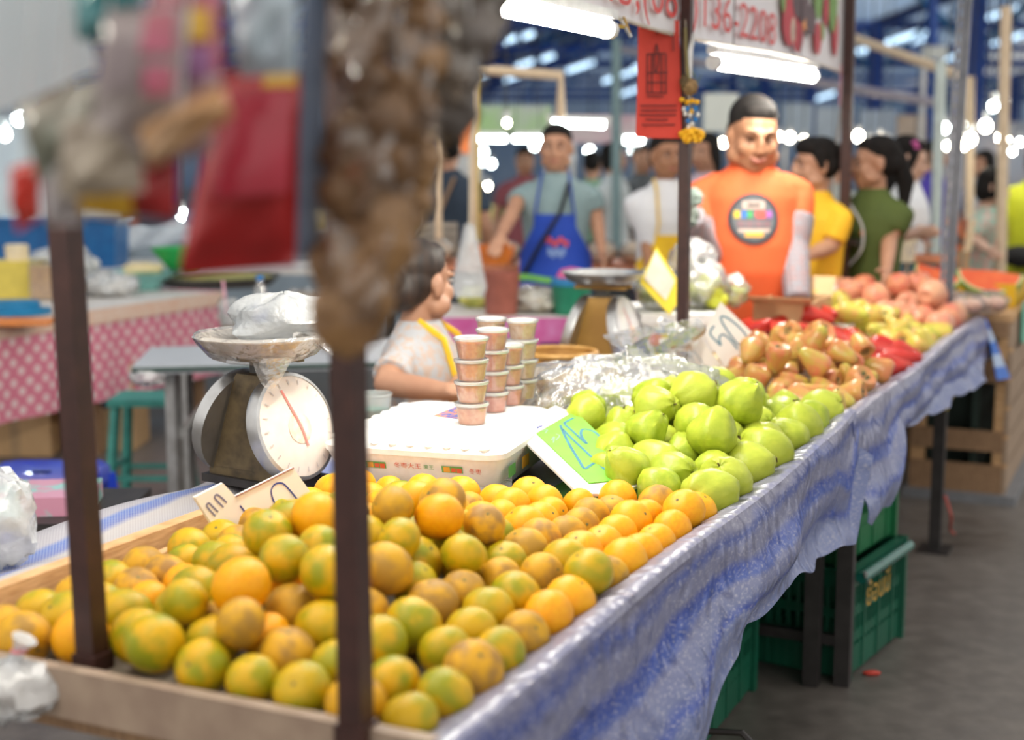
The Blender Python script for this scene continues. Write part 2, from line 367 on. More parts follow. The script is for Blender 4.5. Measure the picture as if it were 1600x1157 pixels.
hem1 = [(-.47,.46), (.2,.52), (.55,.595), (.73,.610), (.97,.612), (1.34,.575), (1.6,.54), (1.68,.54), (1.74,.66), (1.78,.74)]
hem2 = [(1.70,.60), (1.79,.55), (1.95,.545), (2.1,.55), (2.17,.60), (2.29,.67), (2.7,.655), (3.5,.65), (3.96,.64), (4.4,.63)]
part('tarpaulin', MB().grid(apron(-.47, 1.78, hem1, lambda s: .828+.006*math.sin(s*5)+.05*max(0, (s-1.62))/.16*.4, .3), 150, 44, .003), TARP, tb, 'blue and grey striped woven tarpaulin skirt with a ragged hem')
part('tarpaulin', MB().grid(apron(1.74, 4.4, hem2, lambda s: .832+.006*math.sin(s*4), 2.1), 150, 44, .003), TARP, tb, 'far blue and grey striped tarpaulin skirt')
flap = mat('bright_blue_stripe', (.02,.16,.62), (.02,.13,.55), .5)
mb = MB(); A, B_, C_ = T(4.40, -.03, .83), T(4.30, -.10, .58), T(4.52, -.13, .56)
nn = (B_-A).cross(C_-A).normalized()
for k in range(5):
    a, b_ = k/5, (k+1)/5
    mb.add([A.lerp(B_, a), A.lerp(C_, a), A.lerp(C_, b_), A.lerp(B_, b_)]+[p+nn*.004 for p in (A.lerp(B_, a), A.lerp(C_, a), A.lerp(C_, b_), A.lerp(B_, b_))], [(0,1,2,3), (7,6,5,4), (0,4,5,1), (1,5,6,2), (2,6,7,3), (3,7,4,0)], mi=0 if k in (0,2,4) else 1)
part('tarpaulin_corner', mb, [flap, mat('pale_blue_stripe', (.45,.58,.80), rough=.5)], tb, 'bright blue and white striped corner of the tarpaulin')
part('yellow_bag', MB().ell(T(3.67, .03, .62), (.05,.05,.045)).tube([T(3.67,.03,.585), T(3.67,.03,.55)], [.04,.028]), mat('yellow_plastic', (.80,.62,.02), (.66,.5,.02), .4), tb, 'yellow plastic bag tied round the far leg')
part('red_twine', MB().tube(spline([T(3.66,.0,.22), T(3.63,-.03,.15), T(3.7,-.02,.08), T(3.75,-.03,.05)]), .006), mat('red_twine', (.45,.08,.06)), tb)
# back strip of the table: wrinkled woven tarp, kept apart from the oranges by planks
def strip(i, j):
    s = -.45+1.45*i; t = .90+.30*j
    return T(s, t, TZ+.010+.012*math.sin(t*34+s*3)+.007*math.sin(s*11+t*9)-(.03 if j > .98 else 0))
def mesh_mat():
    m, nt, b = nodes('grey_woven_mesh'); tc = N_(nt, 'ShaderNodeTexCoord'); sp = N_(nt, 'ShaderNodeSeparateXYZ'); nt.links.new(tc.outputs['UV'], sp.inputs[0])
    w = noise(nt, 3.5, detail=3); wa = N_(nt, 'ShaderNodeMath', operation='MULTIPLY_ADD'); wa.inputs[1].default_value = .16; nt.links.new(w, wa.inputs[0]); nt.links.new(sp.outputs[1], wa.inputs[2])
    g1, g2, b1 = (.40,.37,.36), (.33,.32,.36), (.10,.14,.36)
    col = ramp(nt, wa.outputs[0], [(0, b1), (.14, b1), (.17, g1), (.36, g1), (.40, b1), (.46, b1), (.50, g2), (.66, g1), (.70, b1), (.76, (.08,.15,.42)), (.79, g2), (1, g2)])
    ck = N_(nt, 'ShaderNodeTexChecker'); ck.inputs['Scale'].default_value = 360; nt.links.new(tc.outputs['UV'], ck.inputs['Vector']); ck.inputs[1].default_value = (0,0,0,1); ck.inputs[2].default_value = (.3,.3,.3,1)
    mp = N_(nt, 'ShaderNodeMapping'); mp.inputs['Scale'].default_value = (1, .25, 1); nt.links.new(tc.outputs['UV'], mp.inputs[0]); nt.links.new(mp.outputs[0], ck.inputs['Vector'])
    nt.links.new(mixc(nt, ck.outputs[0], col, (.55,.54,.56)), b.inputs['Base Color']); b.inputs['Roughness'].default_value = .5; return m
part('back_tarpaulin', MB().grid(strip, 90, 44, .003), mesh_mat(), tb, 'grey and blue striped woven sheet behind the plank')
PLK = mat('raw_plank', (.70,.44,.22), (.50,.28,.12), .6, scale=5, stretch=(4,4,30), bump=.12)
part('plank', stbox(MB(), -.46, .50, .855, .885, TZ-.01, TZ+.062), PLK, tb, 'raw wooden plank edging the orange tray')
part('plank', stbox(MB(), -.46, .55, .815, .835, TZ-.01, TZ+.036), WOOD, tb); part('plank', stbox(MB(), -.46, .55, .775, .80, TZ-.01, TZ+.018), PLK, tb)
part('plank', stbox(MB(), -.47, -.45, -.0, .885, TZ-.02, TZ+.048), mat('grey_plank', (.36,.27,.20), (.28,.2,.15), .6), tb, 'grey-brown board closing the near end of the tray')

# ================================================================== canopy posts, banner, tube lamps
def post(name, label, a, b_, w, m, wires=None):
    o = thing(name, label, 'pole', a); part('shaft', MB().beam(a, b_, w, w), m, o)
    part('foot', MB().box((a[0], a[1], a[2]+.012), (w*1.25, w*1.25, .024), YAW), m, o); return o
ZTOP = 2.45
def lean(s, t, ds=0, dt=0, z0=TZ): return T(s, t, z0), T(s+ds, t+dt, ZTOP)
PL, PM = PZ(146, 1046, TZ+.03), PZ(557, 1158, TZ+.03)
post('canopy_post', 'dark brown square post rising through the heap of oranges at left', PL, V((PL.x-.035, PL.y+.02, ZTOP)), .031, POLE)
post('canopy_post', 'dark brown square post at the middle, in front of the orange heap', PM, V((PM.x-.01, PM.y+.02, ZTOP)), .031, POLE)
post('canopy_post', 'brown square post behind the guavas, holding the red paper', T(2.17, .57, TZ), T(2.15, .57, ZTOP), .03, POLE)
p4 = post('canopy_post', 'brown post with cables at the far end of the banner', T(4.44, .57, .0), T(4.34, .57, ZTOP), .042, POLE)
for k, (dx, m_) in enumerate(((-.035, 'grey_cable'), (-.028, 'white_cable'))):
    part('cable', MB().tube(spline([T(4.35, .58+dx*.3, 2.3), T(4.38, .60, 1.7), T(4.40, .615-dx*.5, 1.45), T(4.41, .60-dx*.5, 1.1), T(4.42, .62, .95)]), .006), mat(m_, (.55,.55,.55) if k else (.12,.12,.13)), p4)
part('cable_clamp', MB().box(T(4.42, .57, 1.13), (.07,.12,.025), YAW), DARKMETAL, p4)
part('cable', MB().tube(spline([T(4.41, .555, 1.30), T(4.42, .50, 1.20), T(4.42, .50, 1.10), T(4.43, .56, 1.02)]), .005), MC['white_cable'] if 'white_cable' in MC else STEEL, p4)
# slotted angle post by the far end of the table
a, b_ = T(4.28, .12, .80), T(4.28, .02, 2.6); b_ = V((PY(1507, 0, a.y+.05).x+.01, a.y+.05, 2.6))
sp_ = thing('slotted_post', 'grey perforated steel angle post by the watermelon slices', 'pole', a)
ax = (b_-a).normalized()
GM = mat('grey_enamel', (.17,.18,.21), (.12,.13,.16), .45)
for off in (-.021, -.001): part('flange_edge', MB().beam(a+V((off,0,0)), b_+V((off,0,0)), .013, .004), GM, sp_)
part('flange', MB().beam(a+V((.022,.012,0)), b_+V((.022,.012,0)), .026, .004), GM, sp_)
L = (b_-a).length; k = 0
while k*.05 < L: part('bridge', MB().beam(a+ax*(k*.05)+V((-.011,0,0)), a+ax*(k*.05+.018)+V((-.011,0,0)), .012, .004), GM, sp_); k += 1
# banner hung between the posts
bt = .60
ban = thing('vinyl_banner', 'white vinyl banner with red phone number and printed fruit at its end', 'banner', T(3.0, bt, 1.88))
def bz(s): return 1.862+.012*math.sin(s*2.2)+.028*max(0, (2.2-s))*.2
part('sheet', MB().grid(lambda i, j: T(1.32+3.06*i, bt+.005*math.sin(i*19)*(1-j)+.002*math.sin(i*43), bz(1.32+3.06*i)+.62*j), 90, 12, .002), mat('white_vinyl', (.80,.78,.80), (.74,.72,.75), .35, scale=4), ban)
RED = mat('red_print', (.72,.06,.05), (.60,.05,.05), .45)
letters('ทย,(083)136-2208', .158, T(1.50, bt-.014, 1.888), DV, (0,0,1), RED, ban, 0, 1.71)
def bdisc(s, z, r, m, sq=1, nm='printed_fruit', lift=.014):
    part(nm, MB().add([T(s+r*math.cos(q*pi/8)*1.5, bt-lift, z+r*sq*math.sin(q*pi/8)) for q in range(16)], [tuple(range(16))]), m, ban)
PR = [mat('print_red', (.55,.03,.05)), mat('print_dark', (.10,.05,.06)), mat('print_green', (.18,.36,.07)), mat('print_pale', (.80,.62,.50)), mat('print_orange', (.75,.30,.08))]
for s, z, r, m, q in ((3.40,1.99,.070,0,1.3), (3.52,1.95,.055,0,1.2), (3.40,2.10,.05,0,1), (3.30,2.06,.02,2,2.5), (3.55,2.08,.085,1,1), (3.62,2.03,.045,4,1.3), (3.45,1.96,.025,3,1.9), (3.72,2.02,.05,1,1.2), (3.84,2.12,.045,2,2), (3.92,1.99,.03,2,1.2), (3.85,1.96,.04,0,1.6), (3.98,2.08,.03,0,2.3), (4.1,2.12,.05,2,2.4), (4.16,2.0,.035,0,2.6)):
    bdisc(s, z, r, PR[m], q, lift=.014+.0008*(r*100 % 3))
part('hem_rope', MB().tube([T(1.32+3.06*k/40, bt, bz(1.32+3.06*k/40)-.004) for k in range(41)], .006), mat('rope', (.7,.66,.6)), ban)
part('ribbon', MB().grid(lambda i, j: T(4.2+.015*i, bt-.03, 1.88-.17*j), 2, 4, .002), mat('pink_ribbon', (.75,.25,.30)), ban)
part('top_rail', MB().beam(T(1.2, bt+.01, 2.47), T(4.4, bt+.01, 2.47), .03), POLE, ban)
TUBE = glow('fluorescent_tube', (1, .95, .83), TUBE_E)
def tube_lamp(name, label, a, b_, r=.021, reflector=True, group=None, glowm=None):
    o = thing(name, label, 'lamp', (a+b_)/2, group); X = (b_-a).normalized()
    part('tube', MB().tube([a, b_], r, 12), glowm or TUBE, o)
    for p, q in ((a, -1), (b_, 1)): part('end_cap', MB().tube([p+X*(q*.0005), p+X*(q*.03)], r*1.15, 10), WHITEP, o)
    part('batten', MB().beam(a-X*.04+V((0,0,r+.016)), b_+X*.04+V((0,0,r+.016)), .034, .022), WHITEP, o)
    for q in (a.lerp(b_, .15), a.lerp(b_, .85)): part('wire', MB().tube([q+V((0,0,r+.04)), V((q.x, q.y, 4.02 if q.y > 6.5 else 2.46))], .002, 4), DARKMETAL, o)
    return o
tube_lamp('tube_lamp', 'bright tube lamp above the oranges at the top edge', T(.30, .57, 1.806), T(1.52, .57, 1.812))
tube_lamp('tube_lamp', 'added unseen tube lamp above the left post, brightening the near oranges', T(-1.15, .57, 1.86), T(.07, .57, 1.86), glowm=glow('added_fluorescent_tube', (1, .95, .83), TUBE_E*.42))  # dimmer lamp added out of view to brighten the near oranges
tube_lamp('tube_lamp', 'bright tube lamp under the banner with the phone number', T(2.46, .575, 1.786), T(3.72, .575, 1.808))
# ================================================================== fruit
def pack(inside, base, hmax, r, tries, seed, limit=400, first=()):
    """drop balls one by one, roll each to its lowest spot, keep it while it stays under the heap's outline"""
    g = np.random.default_rng(seed); P = np.zeros((0, 4)); box = inside(None, None)
    def zat(s, t, rr):
        z = base(s, t)+rr
        if len(P):
            d2 = (P[:, 0]-s)**2+(P[:, 1]-t)**2; R = (P[:, 3]+rr)**2; k = d2 < R
            if k.any(): z = max(z, (P[k, 2]+np.sqrt(R[k]-d2[k])).max())
        return z
    for s, t in first:
        rr = r*(1+.10*(g.random()*2-1)); s, t = s+.004*g.random(), t+.004*g.random()
        if inside(s, t): P = np.vstack([P, [s, t, zat(s, t, rr), rr]])
    for _ in range(tries):
        rr = r*(1+.12*(g.random()*2-1)); s, t = box[0]+(box[1]-box[0])*g.random(), box[2]+(box[3]-box[2])*g.random()
        if not inside(s, t): continue
        z = zat(s, t, rr); step = .035
        while step > .003:
            best = None
            for k in range(8):
                a = k*pi/4+step*50; q, w = s+step*math.cos(a), t+step*math.sin(a)
                if inside(q, w):
                    zz = zat(q, w, rr)
                    if zz < z-1e-5 and (best is None or zz < best[0]): best = (zz, q, w)
            if best: z, s, t = best
            else: step *= .5
        if z-rr <= hmax(s, t): P = np.vstack([P, [s, t, z, rr]])
        if len(P) >= limit: break
    return P
def bump_(s, t, s0, t0, a, b_): return math.exp(-((s-s0)/a)**2-((t-t0)/b_)**2)

# --- tangerines
def citrus(name, seed):
    g = random.Random(seed); n, m = 22, 13; mb = MB(); R = []
    for i in range(m):
        a = -pi/2+pi*(i+.04)/(m-1+.08); rr = math.cos(a); z = .93*math.sin(a)
        z -= .10*math.exp(-(rr/.22)**2)*(1 if a > 0 else .6)*(1 if a > 0 else -1)
        R.append([V((rr*math.cos(2*pi*k/n)*(1+.012*math.sin(3*k*2*pi/n+seed)), rr*math.sin(2*pi*k/n)*(1+.012*math.cos(2*k*2*pi/n)), z)) for k in range(n)])
    mb.rings(R); mb.lathe([(.0,.805), (.09,.81), (.07,.855), (.02,.87)], n=7, mi=1); return mb.mesh(name)
BUTTON = mat('fruit_button', (.16,.17,.05), (.10,.09,.04), .7)
OMATS = {'ripe': fruit_mat('tangerine_ripe', (.86,.375,.004), (.82,.32,.004), (.78,.42,.006), .36, 6, .3, 60),
         'green': fruit_mat('tangerine_green', (.66,.37,.005), (.26,.28,.006), (.46,.34,.006), .34, 1.1, .3, 60, (.42,.62)),
         'russet': fruit_mat('tangerine_russet', (.66,.34,.010), (.34,.18,.04), (.54,.31,.015), .48, 1.3, .35, 60, (.42,.60))}
OLAB = {'ripe': 'ripe yellow-orange tangerine in the big orange heap', 'green': 'green-tinged yellow tangerine in the big orange heap', 'russet': 'brown-russeted tangerine in the big orange heap'}
OME = {}
for k, m in OMATS.items():
    for q in range(2):
        me = citrus('tangerine', q); me.materials.append(m); me.materials.append(BUTTON); OME[k, q] = me
def mound(s, t): return .050*bump_(s, t, .0, .40, .40, .25)
def in_o(s, t):
    if s is None: return (-.44, .86, .035, .765)
    lim = .72 if t < .25 else (.68 if t < .42 else .61)
    return -.43 < s < lim and .04 < t < .755 and (s-PMs)**2+(t-PMt)**2 > .055**2 and (s-PLs)**2+(t-PLt)**2 > .055**2
def st(p): q = V((p[0], p[1], 0))-F0; return q.dot(DV), q.dot(NV)
PMs, PMt = st(PM); PLs, PLt = st(PL)
OP = pack(in_o, lambda s, t: TZ+.004+mound(s, t), lambda s, t: TZ+mound(s, t)+.012+.072*bump_(s, t, .0, .36, .46, .26), .0382, 5000, 3, 330, [(-.41, .06+.077*k) for k in range(10)]+[(-.33+.08*k, .055) for k in range(14)])
part('heap_base', MB().grid(lambda i, j: T(-.42+1.28*i, .045+.72*j, TZ+mound(-.42+1.28*i, .045+.72*j)*min(1, 9*i, 9*(1-i))), 40, 24, .002), mat('newspaper', (.30,.26,.20), (.22,.18,.14), .8), tb)
for s, t, z, r in OP:
    w = s+.25*(.4-t)+random.gauss(0, .16); k = 'ripe' if w > .36 else ('green' if random.random() < .68 else ('russet' if random.random() < .62 else 'ripe'))
    if k == 'ripe' and random.random() < .08: k = 'russet'
    o = bpy.data.objects.new('tangerine', OME[k, random.randrange(2)]); COL.objects.link(o); o.location = T(s, t, z); o.scale = (r, r, r)
    o.rotation_euler = (random.gauss(0, .8), random.gauss(0, .8), random.random()*6.28); reg = next((r_ for c_, r_ in (((s-PLs)**2+(t-PLt)**2 < .15**2, 'close around the left post'), ((s-PMs)**2+(t-PMt)**2 < .15**2, 'close around the middle post'), (t > .62 and s < .5, 'against the plank and the white card'), (s > .62 and t < .35, 'at the heap\'s far tip beside the guavas'), (s > .6, 'before the foam box'), (t < .14, 'along the tarpaulin edge'), (s < -.28, 'at the near end of the tray'), (s > .3, 'in the far half of the heap')) if c_), 'in the middle of the heap'); lay = z-r > TZ+mound(s, t)+.02
    lb_ = '%s tangerine %s%s' % (OLAB[k].split(' tang')[0], 'lying on top, ' if lay else '', reg); props(o, lb_, 'tangerine', lb_.replace(' tangerine ', ' tangerines '))
# --- guavas
def guava(name, seed):
    g = random.Random(seed); n, m = 26, 16; mb = MB(); R = []; ph = [g.random()*6 for _ in range(4)]; nl = g.choice((4, 5, 6)); el = 1.0+.16*g.random()
    for i in range(m):
        a = -pi/2+pi*(i+.05)/(m-1+.1); rr = math.cos(a)*(1-.10*math.sin(a)); z = math.sin(a)*el*(1+.06*math.sin(a))
        if a > 0: z -= .13*math.exp(-(rr/.2)**2)
        R.append([V((rr*math.cos(2*pi*k/n), rr*math.sin(2*pi*k/n), z))*(1+.042*math.sin(nl*2*pi*k/n+ph[0]+z)*math.cos(a)+.055*math.sin(2*2*pi*k/n+ph[1]+z*2)+.035*math.sin(z*4+ph[2])+.018*math.sin(9*2*pi*k/n+ph[3]+z*5)) for k in range(n)])
    mb.rings(R); mb.lathe([(.02,-el*.97), (.10,-el*.99), (.13,-el*1.07), (.07,-el*1.05), (.03,-el*1.0)], n=8, mi=1, wob=lambda a, z: .25*math.sin(5*a))
    mb.tube([(0,0,el*.80), (.01,0,el*.92), (.05,.02,el*1.06)], [.05,.035,.03], 6, mi=1); return mb.mesh(name)
GM_ = fruit_mat('guava_skin', (.40,.48,.035), (.27,.37,.018), (.47,.51,.06), .36, 2.2, .8, 5, (.35,.65), .7, .12)
STEM = mat('dry_calyx', (.13,.085,.035), (.08,.05,.02), .8)
GME = []
for q in range(4): me = guava('guava', q); me.materials.append(GM_); me.materials.append(STEM); GME.append(me)
def gm(s, t): return .034*bump_(s, t, 1.45, .30, .45, .22)
def in_g(s, t):
    if s is None: return (.76, 2.0, .05, .52)
    return .80+.10*(t > .25) < s < 1.74+.30*min(t, .4) and .06 < t < .30+.10*min(1, max(0, s-.85)*3)
GP = pack(in_g, lambda s, t: TZ+.002+gm(s, t), lambda s, t: TZ+gm(s, t)+.040+.055*bump_(s, t, 1.25, .25, .35, .2), .0515, 1600, 11, 62)
part('heap_base', MB().grid(lambda i, j: T(.78+1.2*i, .04+.42*j, TZ+.001+gm(.78+1.2*i, .04+.42*j)*min(1, 8*i, 8*(1-i), 8*j, 8*(1-j))), 30, 16, .002), mat('green_paper', (.10,.30,.06), (.07,.22,.05), .7), tb)
for s, t, z, r in GP:
    o = bpy.data.objects.new('guava', random.choice(GME)); COL.objects.link(o); o.location = T(s, t, z); o.scale = (r, r, r); o.rotation_euler = (random.gauss(0, 1.0), random.gauss(0, 1.0), random.random()*6.28)
    reg = 'along the tarpaulin edge' if t < .13 else ('at the near end beside the oranges' if s < 1.0 else ('at the far end beside the rose apples' if s > 1.65 else ('by the clear bag' if t > .30 else 'in the middle of the heap'))); lay = z-r > TZ+gm(s, t)+.03
    lb_ = 'pale green guava %s%s' % ('lying on top, ' if lay else '', reg); props(o, lb_, 'guava', lb_.replace('guava', 'guavas'))
# --- rose apples
def rose_apple(name, seed, k=1.0):
    g = random.Random(seed); prof = [(.02,1.0), (.22,.97), (.46,.80), (.60,.55), (.74,.22), (.88,-.15), (1.0,-.5), (.98,-.75), (.80,-.92), (.50,-.90), (.32,-.78), (.16,-.74), (.02,-.74)]
    ph = g.random()*6; bend = .12*(g.random()-.5); mb = MB()
    mb.lathe([(r*.78, z*k) for r, z in prof], n=20, wob=lambda a, z: .05*math.sin(4*a+ph)*(1 if z < 0 else .4)+.02*math.sin(2*a+z*3))
    for q in range(4): a = q*pi/2+ph; mb.ell((.22*math.cos(a), .22*math.sin(a), -.80*k), (.13,.13,.07), n=6, m=5, mi=1)
    mb.tube([(0,0,.95*k), (.02,.01,1.12*k)], .035, 5, mi=1); mb.v = [(x+bend*z*z, y, z) for x, y, z in mb.v]; return mb.mesh(name)
RM = fruit_mat('rose_apple_skin', (.60,.17,.09), (.46,.40,.07), (.58,.33,.10), .25, 1.6, .2, 8, (.28,.72), .45, .1, axis=.14)
RG = fruit_mat('rose_apple_green', (.62,.28,.11), (.44,.44,.06), (.60,.45,.10), .25, 1.6, .2, 8, (.2,.6), .5, .1, axis=.1)
RR = fruit_mat('rose_apple_red', (.36,.012,.012), (.46,.03,.022), (.48,.06,.035), .18, 1.8, .2, 8, (.3,.7), .5, .1)
RME = {}
for key, m, k in (('pink', RM, 1.0), ('green', RG, 1.05), ('red', RR, 1.45)):
    for q in range(3): me = rose_apple('rose_apple', q+len(key), k); me.materials.append(m); me.materials.append(BUTTON if key != 'red' else mat('red_calyx', (.25,.03,.02))); RME[key, q] = me
def rpile(box, inside, base, top, r, n, seed, key, label, tries=900):
    P = pack(lambda s, t: box if s is None else inside(s, t), base, top, r, tries, seed, n)
    for s, t, z, rr in P:
        o = bpy.data.objects.new('rose_apple', RME[key, random.randrange(3)]); COL.objects.link(o); o.location = T(s, t, z); k = rr*1.12; o.scale = (k, k, k)
        if key == 'red': o.rotation_euler = (pi/2+random.gauss(0, .25), random.gauss(0, .3), YAW+random.gauss(0, .5)); o.scale = (k*.9, k*.9, k*.9)
        else: o.rotation_euler = (random.gauss(0, 1.1)+(.4 if random.random() < .5 else 2.4), random.gauss(0, .7), random.random()*6.28)
        reg = 'along the tarpaulin edge' if t < .14 else ('at the back' if t > .42 else ('on the near side' if s < (box[0]+box[1])/2 else 'on the far side')); lay = z-rr > base(s, t)+.03; lb_ = '%s, %s%s' % (label, 'on top ' if lay else '', reg); props(o, lb_, 'rose apple', lb_)
    return P
m1 = lambda s, t: .065*bump_(s, t, 2.42, .24, .35, .22)
rpile((1.86, 2.75, .05, .56), lambda s, t: 1.90+.30*min(t, .4) < s < 2.75-.25*(t < .2) and .06 < t < (.42 if s < 2.38 else .55) and (s-2.17)**2+(t-.57)**2 > .004, lambda s, t: TZ+.002+m1(s, t), lambda s, t: TZ+m1(s, t)+.055+.03*bump_(s, t, 2.4, .25, .3, .2), .043, 66, 21, 'pink', 'pink and green rose apple behind the guavas', 1500)
m2 = lambda s, t: .085*bump_(s, t, 3.0, .50, .40, .22)
rpile((2.55, 3.45, .05, .62), lambda s, t: 2.68+.25*(t > .35) < s < 3.02+.9*t and .06 < t < .62, lambda s, t: TZ+.002+m2(s, t), lambda s, t: TZ+m2(s, t)+.045+.03*(t > .3), .045, 46, 22, 'red', 'glossy dark red rose apple', 1200)
m3 = lambda s, t: .10*bump_(s, t, 3.6, .50, .45, .25)
rpile((3.05, 4.0, .05, .62), lambda s, t: 3.10+.95*t < s < 3.72+.25*t and .06 < t < .62, lambda s, t: TZ+.002+m3(s, t), lambda s, t: TZ+m3(s, t)+.055, .049, 40, 23, 'green', 'yellow-green rose apple beside the apples', 1200)
for c_, m_, (s0, s1, t0, t1) in (((2.45,.38), m1, (1.95, 2.75, .05, .58)), ((3.0,.5), m2, (2.6, 3.4, .05, .63)), ((3.6,.5), m3, (3.2, 4.3, .05, .63))):
    part('heap_base', MB().grid(lambda i, j: T(s0+(s1-s0)*i, t0+(t1-t0)*j, TZ+.001+m_(s0+(s1-s0)*i, t0+(t1-t0)*j)*min(1, 8*i, 8*(1-i), 8*j, 8*(1-j))), 20, 16, .002), mat('white_paper', (.75,.73,.70), (.66,.64,.6), .7), tb)
# --- apples
def apple(name, seed):
    g = random.Random(seed); mb = MB(); mb.lathe([(.0,.70), (.10,.74), (.28,.86), (.55,.90), (.85,.66), (1.0,.2), (.95,-.3), (.72,-.72), (.45,-.90), (.2,-.86), (.05,-.78)], n=22, wob=lambda a, z: .03*math.sin(5*a)*(1 if z < -.3 else .3))
    mb.tube([(0,0,.68), (.04,0,.95), (.1,.03,1.12)], .045, 5, mi=1); return mb.mesh(name)
AM = fruit_mat('apple_skin', (.62,.10,.07), (.66,.30,.14), (.68,.42,.28), .28, 1.4, .1, 40, (.35,.68), .6)
AME = []
for q in range(2): me = apple('apple', q); me.materials.append(AM); me.materials.append(STEM); AME.append(me)
in_a = lambda s, t: (3.75, 4.32, .05, .62) if s is None else (3.78+.30*t < s < 4.3 and .07 < t < .6 and not (abs(s-4.28) < .06 and abs(t-.12) < .07))
for s, t, z, r in pack(in_a, lambda s, t: TZ+.002+.06*bump_(s, t, 4.05, .35, .3, .25), lambda s, t: TZ+.10+.05*bump_(s, t, 4.05, .35, .3, .25), .053, 700, 31, 34):
    o = bpy.data.objects.new('apple', random.choice(AME)); COL.objects.link(o); o.location = T(s, t, z); o.scale = (r, r, r); o.rotation_euler = (random.gauss(0, .7), random.gauss(0, .7), random.random()*6.28)
    lb_ = 'pinkish red apple at the far end of the table, %s' % ('by the tarpaulin edge' if t < .2 else ('at the back of the heap' if t > .42 else ('on top of the heap' if z > TZ+.10 else 'low in the heap'))); props(o, lb_, 'apple', lb_)

# ================================================================== price cards
def card(name, label, px, plane, thick, m):
    P = [plane.hit(*p) for p in px]; o = thing(name, label, 'sign', min(P, key=lambda p: p.z)); part('board', MB().poly(P, plane.n, thick), m, o); return o
def write(o, plane, polys, w, m, lift=.0008, nm='marker_stroke'):
    for p in polys: part(nm, MB().ribbon([plane.hit(*q) for q in p], plane.n, w, lift), m, o)
Z = lambda x, y: (780+x*220/1591, 620+y*160/1157)
pl = Plane(PZ(903, 768, .845), PZ(985, 756, .845), PZ(798, 668, .905))
c25 = card('price_card', 'bright green price card reading 25 on a white board by the guavas', [(798, 668), (868, 634), (900, 648), (1000, 758), (965, 772), (905, 772)], pl, .006, CARD)
part('green_sheet', MB().poly([pl.hit(*p)+pl.n*.003 for p in ((838, 679), (898, 644), (962, 705), (992, 750), (920, 757))], pl.n, .002), mat('fluorescent_green', (.20,.58,.05), (.17,.52,.045), .6), c25)
write(c25, pl, [[Z(*p) for p in q] for q in ([(690,340),(705,380),(780,540),(900,740),(960,830),(1020,800),(1095,755)], [(700,370),(850,520),(1030,690),(1195,845)], [(840,258),(775,290),(738,325),(820,400),(985,550),(930,470),(925,410),(965,385),(1080,420),(1190,540),(1258,650),(1240,700),(1160,735)])], .0065, INK2, .0036)
write(c25, pl, [[Z(*p) for p in q] for q in ([(400,405),(420,360),(490,330)],)], .006, INK, .0008)
write(c25, pl, [[Z(*p) for p in q] for q in ([(590,510),(620,470),(610,540)], [(640,440),(680,460),(640,510)], [(480,400),(540,390),(520,430)])], .003, mat('faded_ink', (.25,.45,.30)), .0036)
Z = lambda x, y: (290+x*230/1600, 720+y*160/1113)
pl = Plane(PZ(352, 850, TZ+.03), PZ(500, 800, TZ+.03), PZ(456, 733, TZ+.13))
c10 = card('price_card', 'white notched price card with blue marker 10 behind the oranges', [Z(100,400), Z(405,245), Z(540,390), Z(1170,80), Z(1400,400), Z(1500,560), Z(420,900)], pl, .006, CARD)
write(c10, pl, [[Z(*p) for p in q] for q in ([(320,605),(260,540),(225,490),(250,465),(290,500),(350,560)], [(410,510),(340,440),(312,400),(335,372),(380,400),(445,460)])], .0036, mat('grey_ink', (.20,.20,.34)))
write(c10, pl, [[Z(*p) for p in q] for q in ([(588,490),(650,570),(715,665)], [(1010,530),(950,430),(928,330),(960,265),(1020,245),(1080,270),(1200,410),(1300,560),(1340,635)])], .0036, INK)
part('board_edge', MB().tube([pl.hit(*Z(540,392))+pl.n*.001, pl.hit(*Z(1168,82))+pl.n*.001], .0016, 5), mat('brown_edge', (.30,.12,.08)), c10)
Z = lambda x, y: (1030+x*180/1225, 450+y*170/1157)
a = T(2.26, .52, .86); pl = Plane(a, a+V((.25,.03,0)), a+V((0,.06,.20)))
c50 = card('price_card', 'white price card reading 50 tilted among the rose apples', [Z(655,150), Z(1085,570), Z(830,770), Z(700,850), Z(470,480)], pl, .005, CARD)
write(c50, pl, [[Z(*p) for p in q] for q in ([(585,405),(550,450),(545,500),(600,560),(655,610),(640,560),(645,515),(690,500),(760,560),(835,655)], [(960,610),(955,560),(870,440),(740,330),(665,305),(660,350),(720,450),(800,560),(850,610)])], .0055, INK2)
a = T(2.24, .64, .82); pl = Plane(a, a+V((.25,.03,0)), a+V((0,.05,.2)))
c1 = card('price_card', 'plain white price card behind the brown post and clear bag', [Z(0,545), Z(400,490), Z(560,690), Z(700,850), Z(420,1060), Z(60,1060)], pl, .005, CARD)
write(c1, pl, [[Z(*p) for p in q] for q in ([(330,650),(330,720),(370,790)], [(350,650),(420,740),(465,810)], [(340,910),(335,990)])], .0035, mat('pale_ink', (.50,.58,.60)))
gp = Plane(T(3.25, .66, .86), T(3.25, .66, .86)+V((.25,.03,0)), T(3.25, .72, 1.0)); card('paper_sheet', 'bright green paper sheet behind the red rose apples', [Z(930,370), Z(1190,310), Z(1200,400), Z(1120,570), Z(1075,555)], gp, .003, MC['fluorescent_green'])['category'] = 'paper'
wp = Plane(T(3.9, .60, .9), T(3.9, .60, .9)+V((.25,.03,0)), T(3.95, .72, 1.0)); card('price_card', 'small white card leaning by the cable post above the apples', [(1283, 447), (1298, 440), (1330, 462), (1325, 474)], wp, .004, CARD)

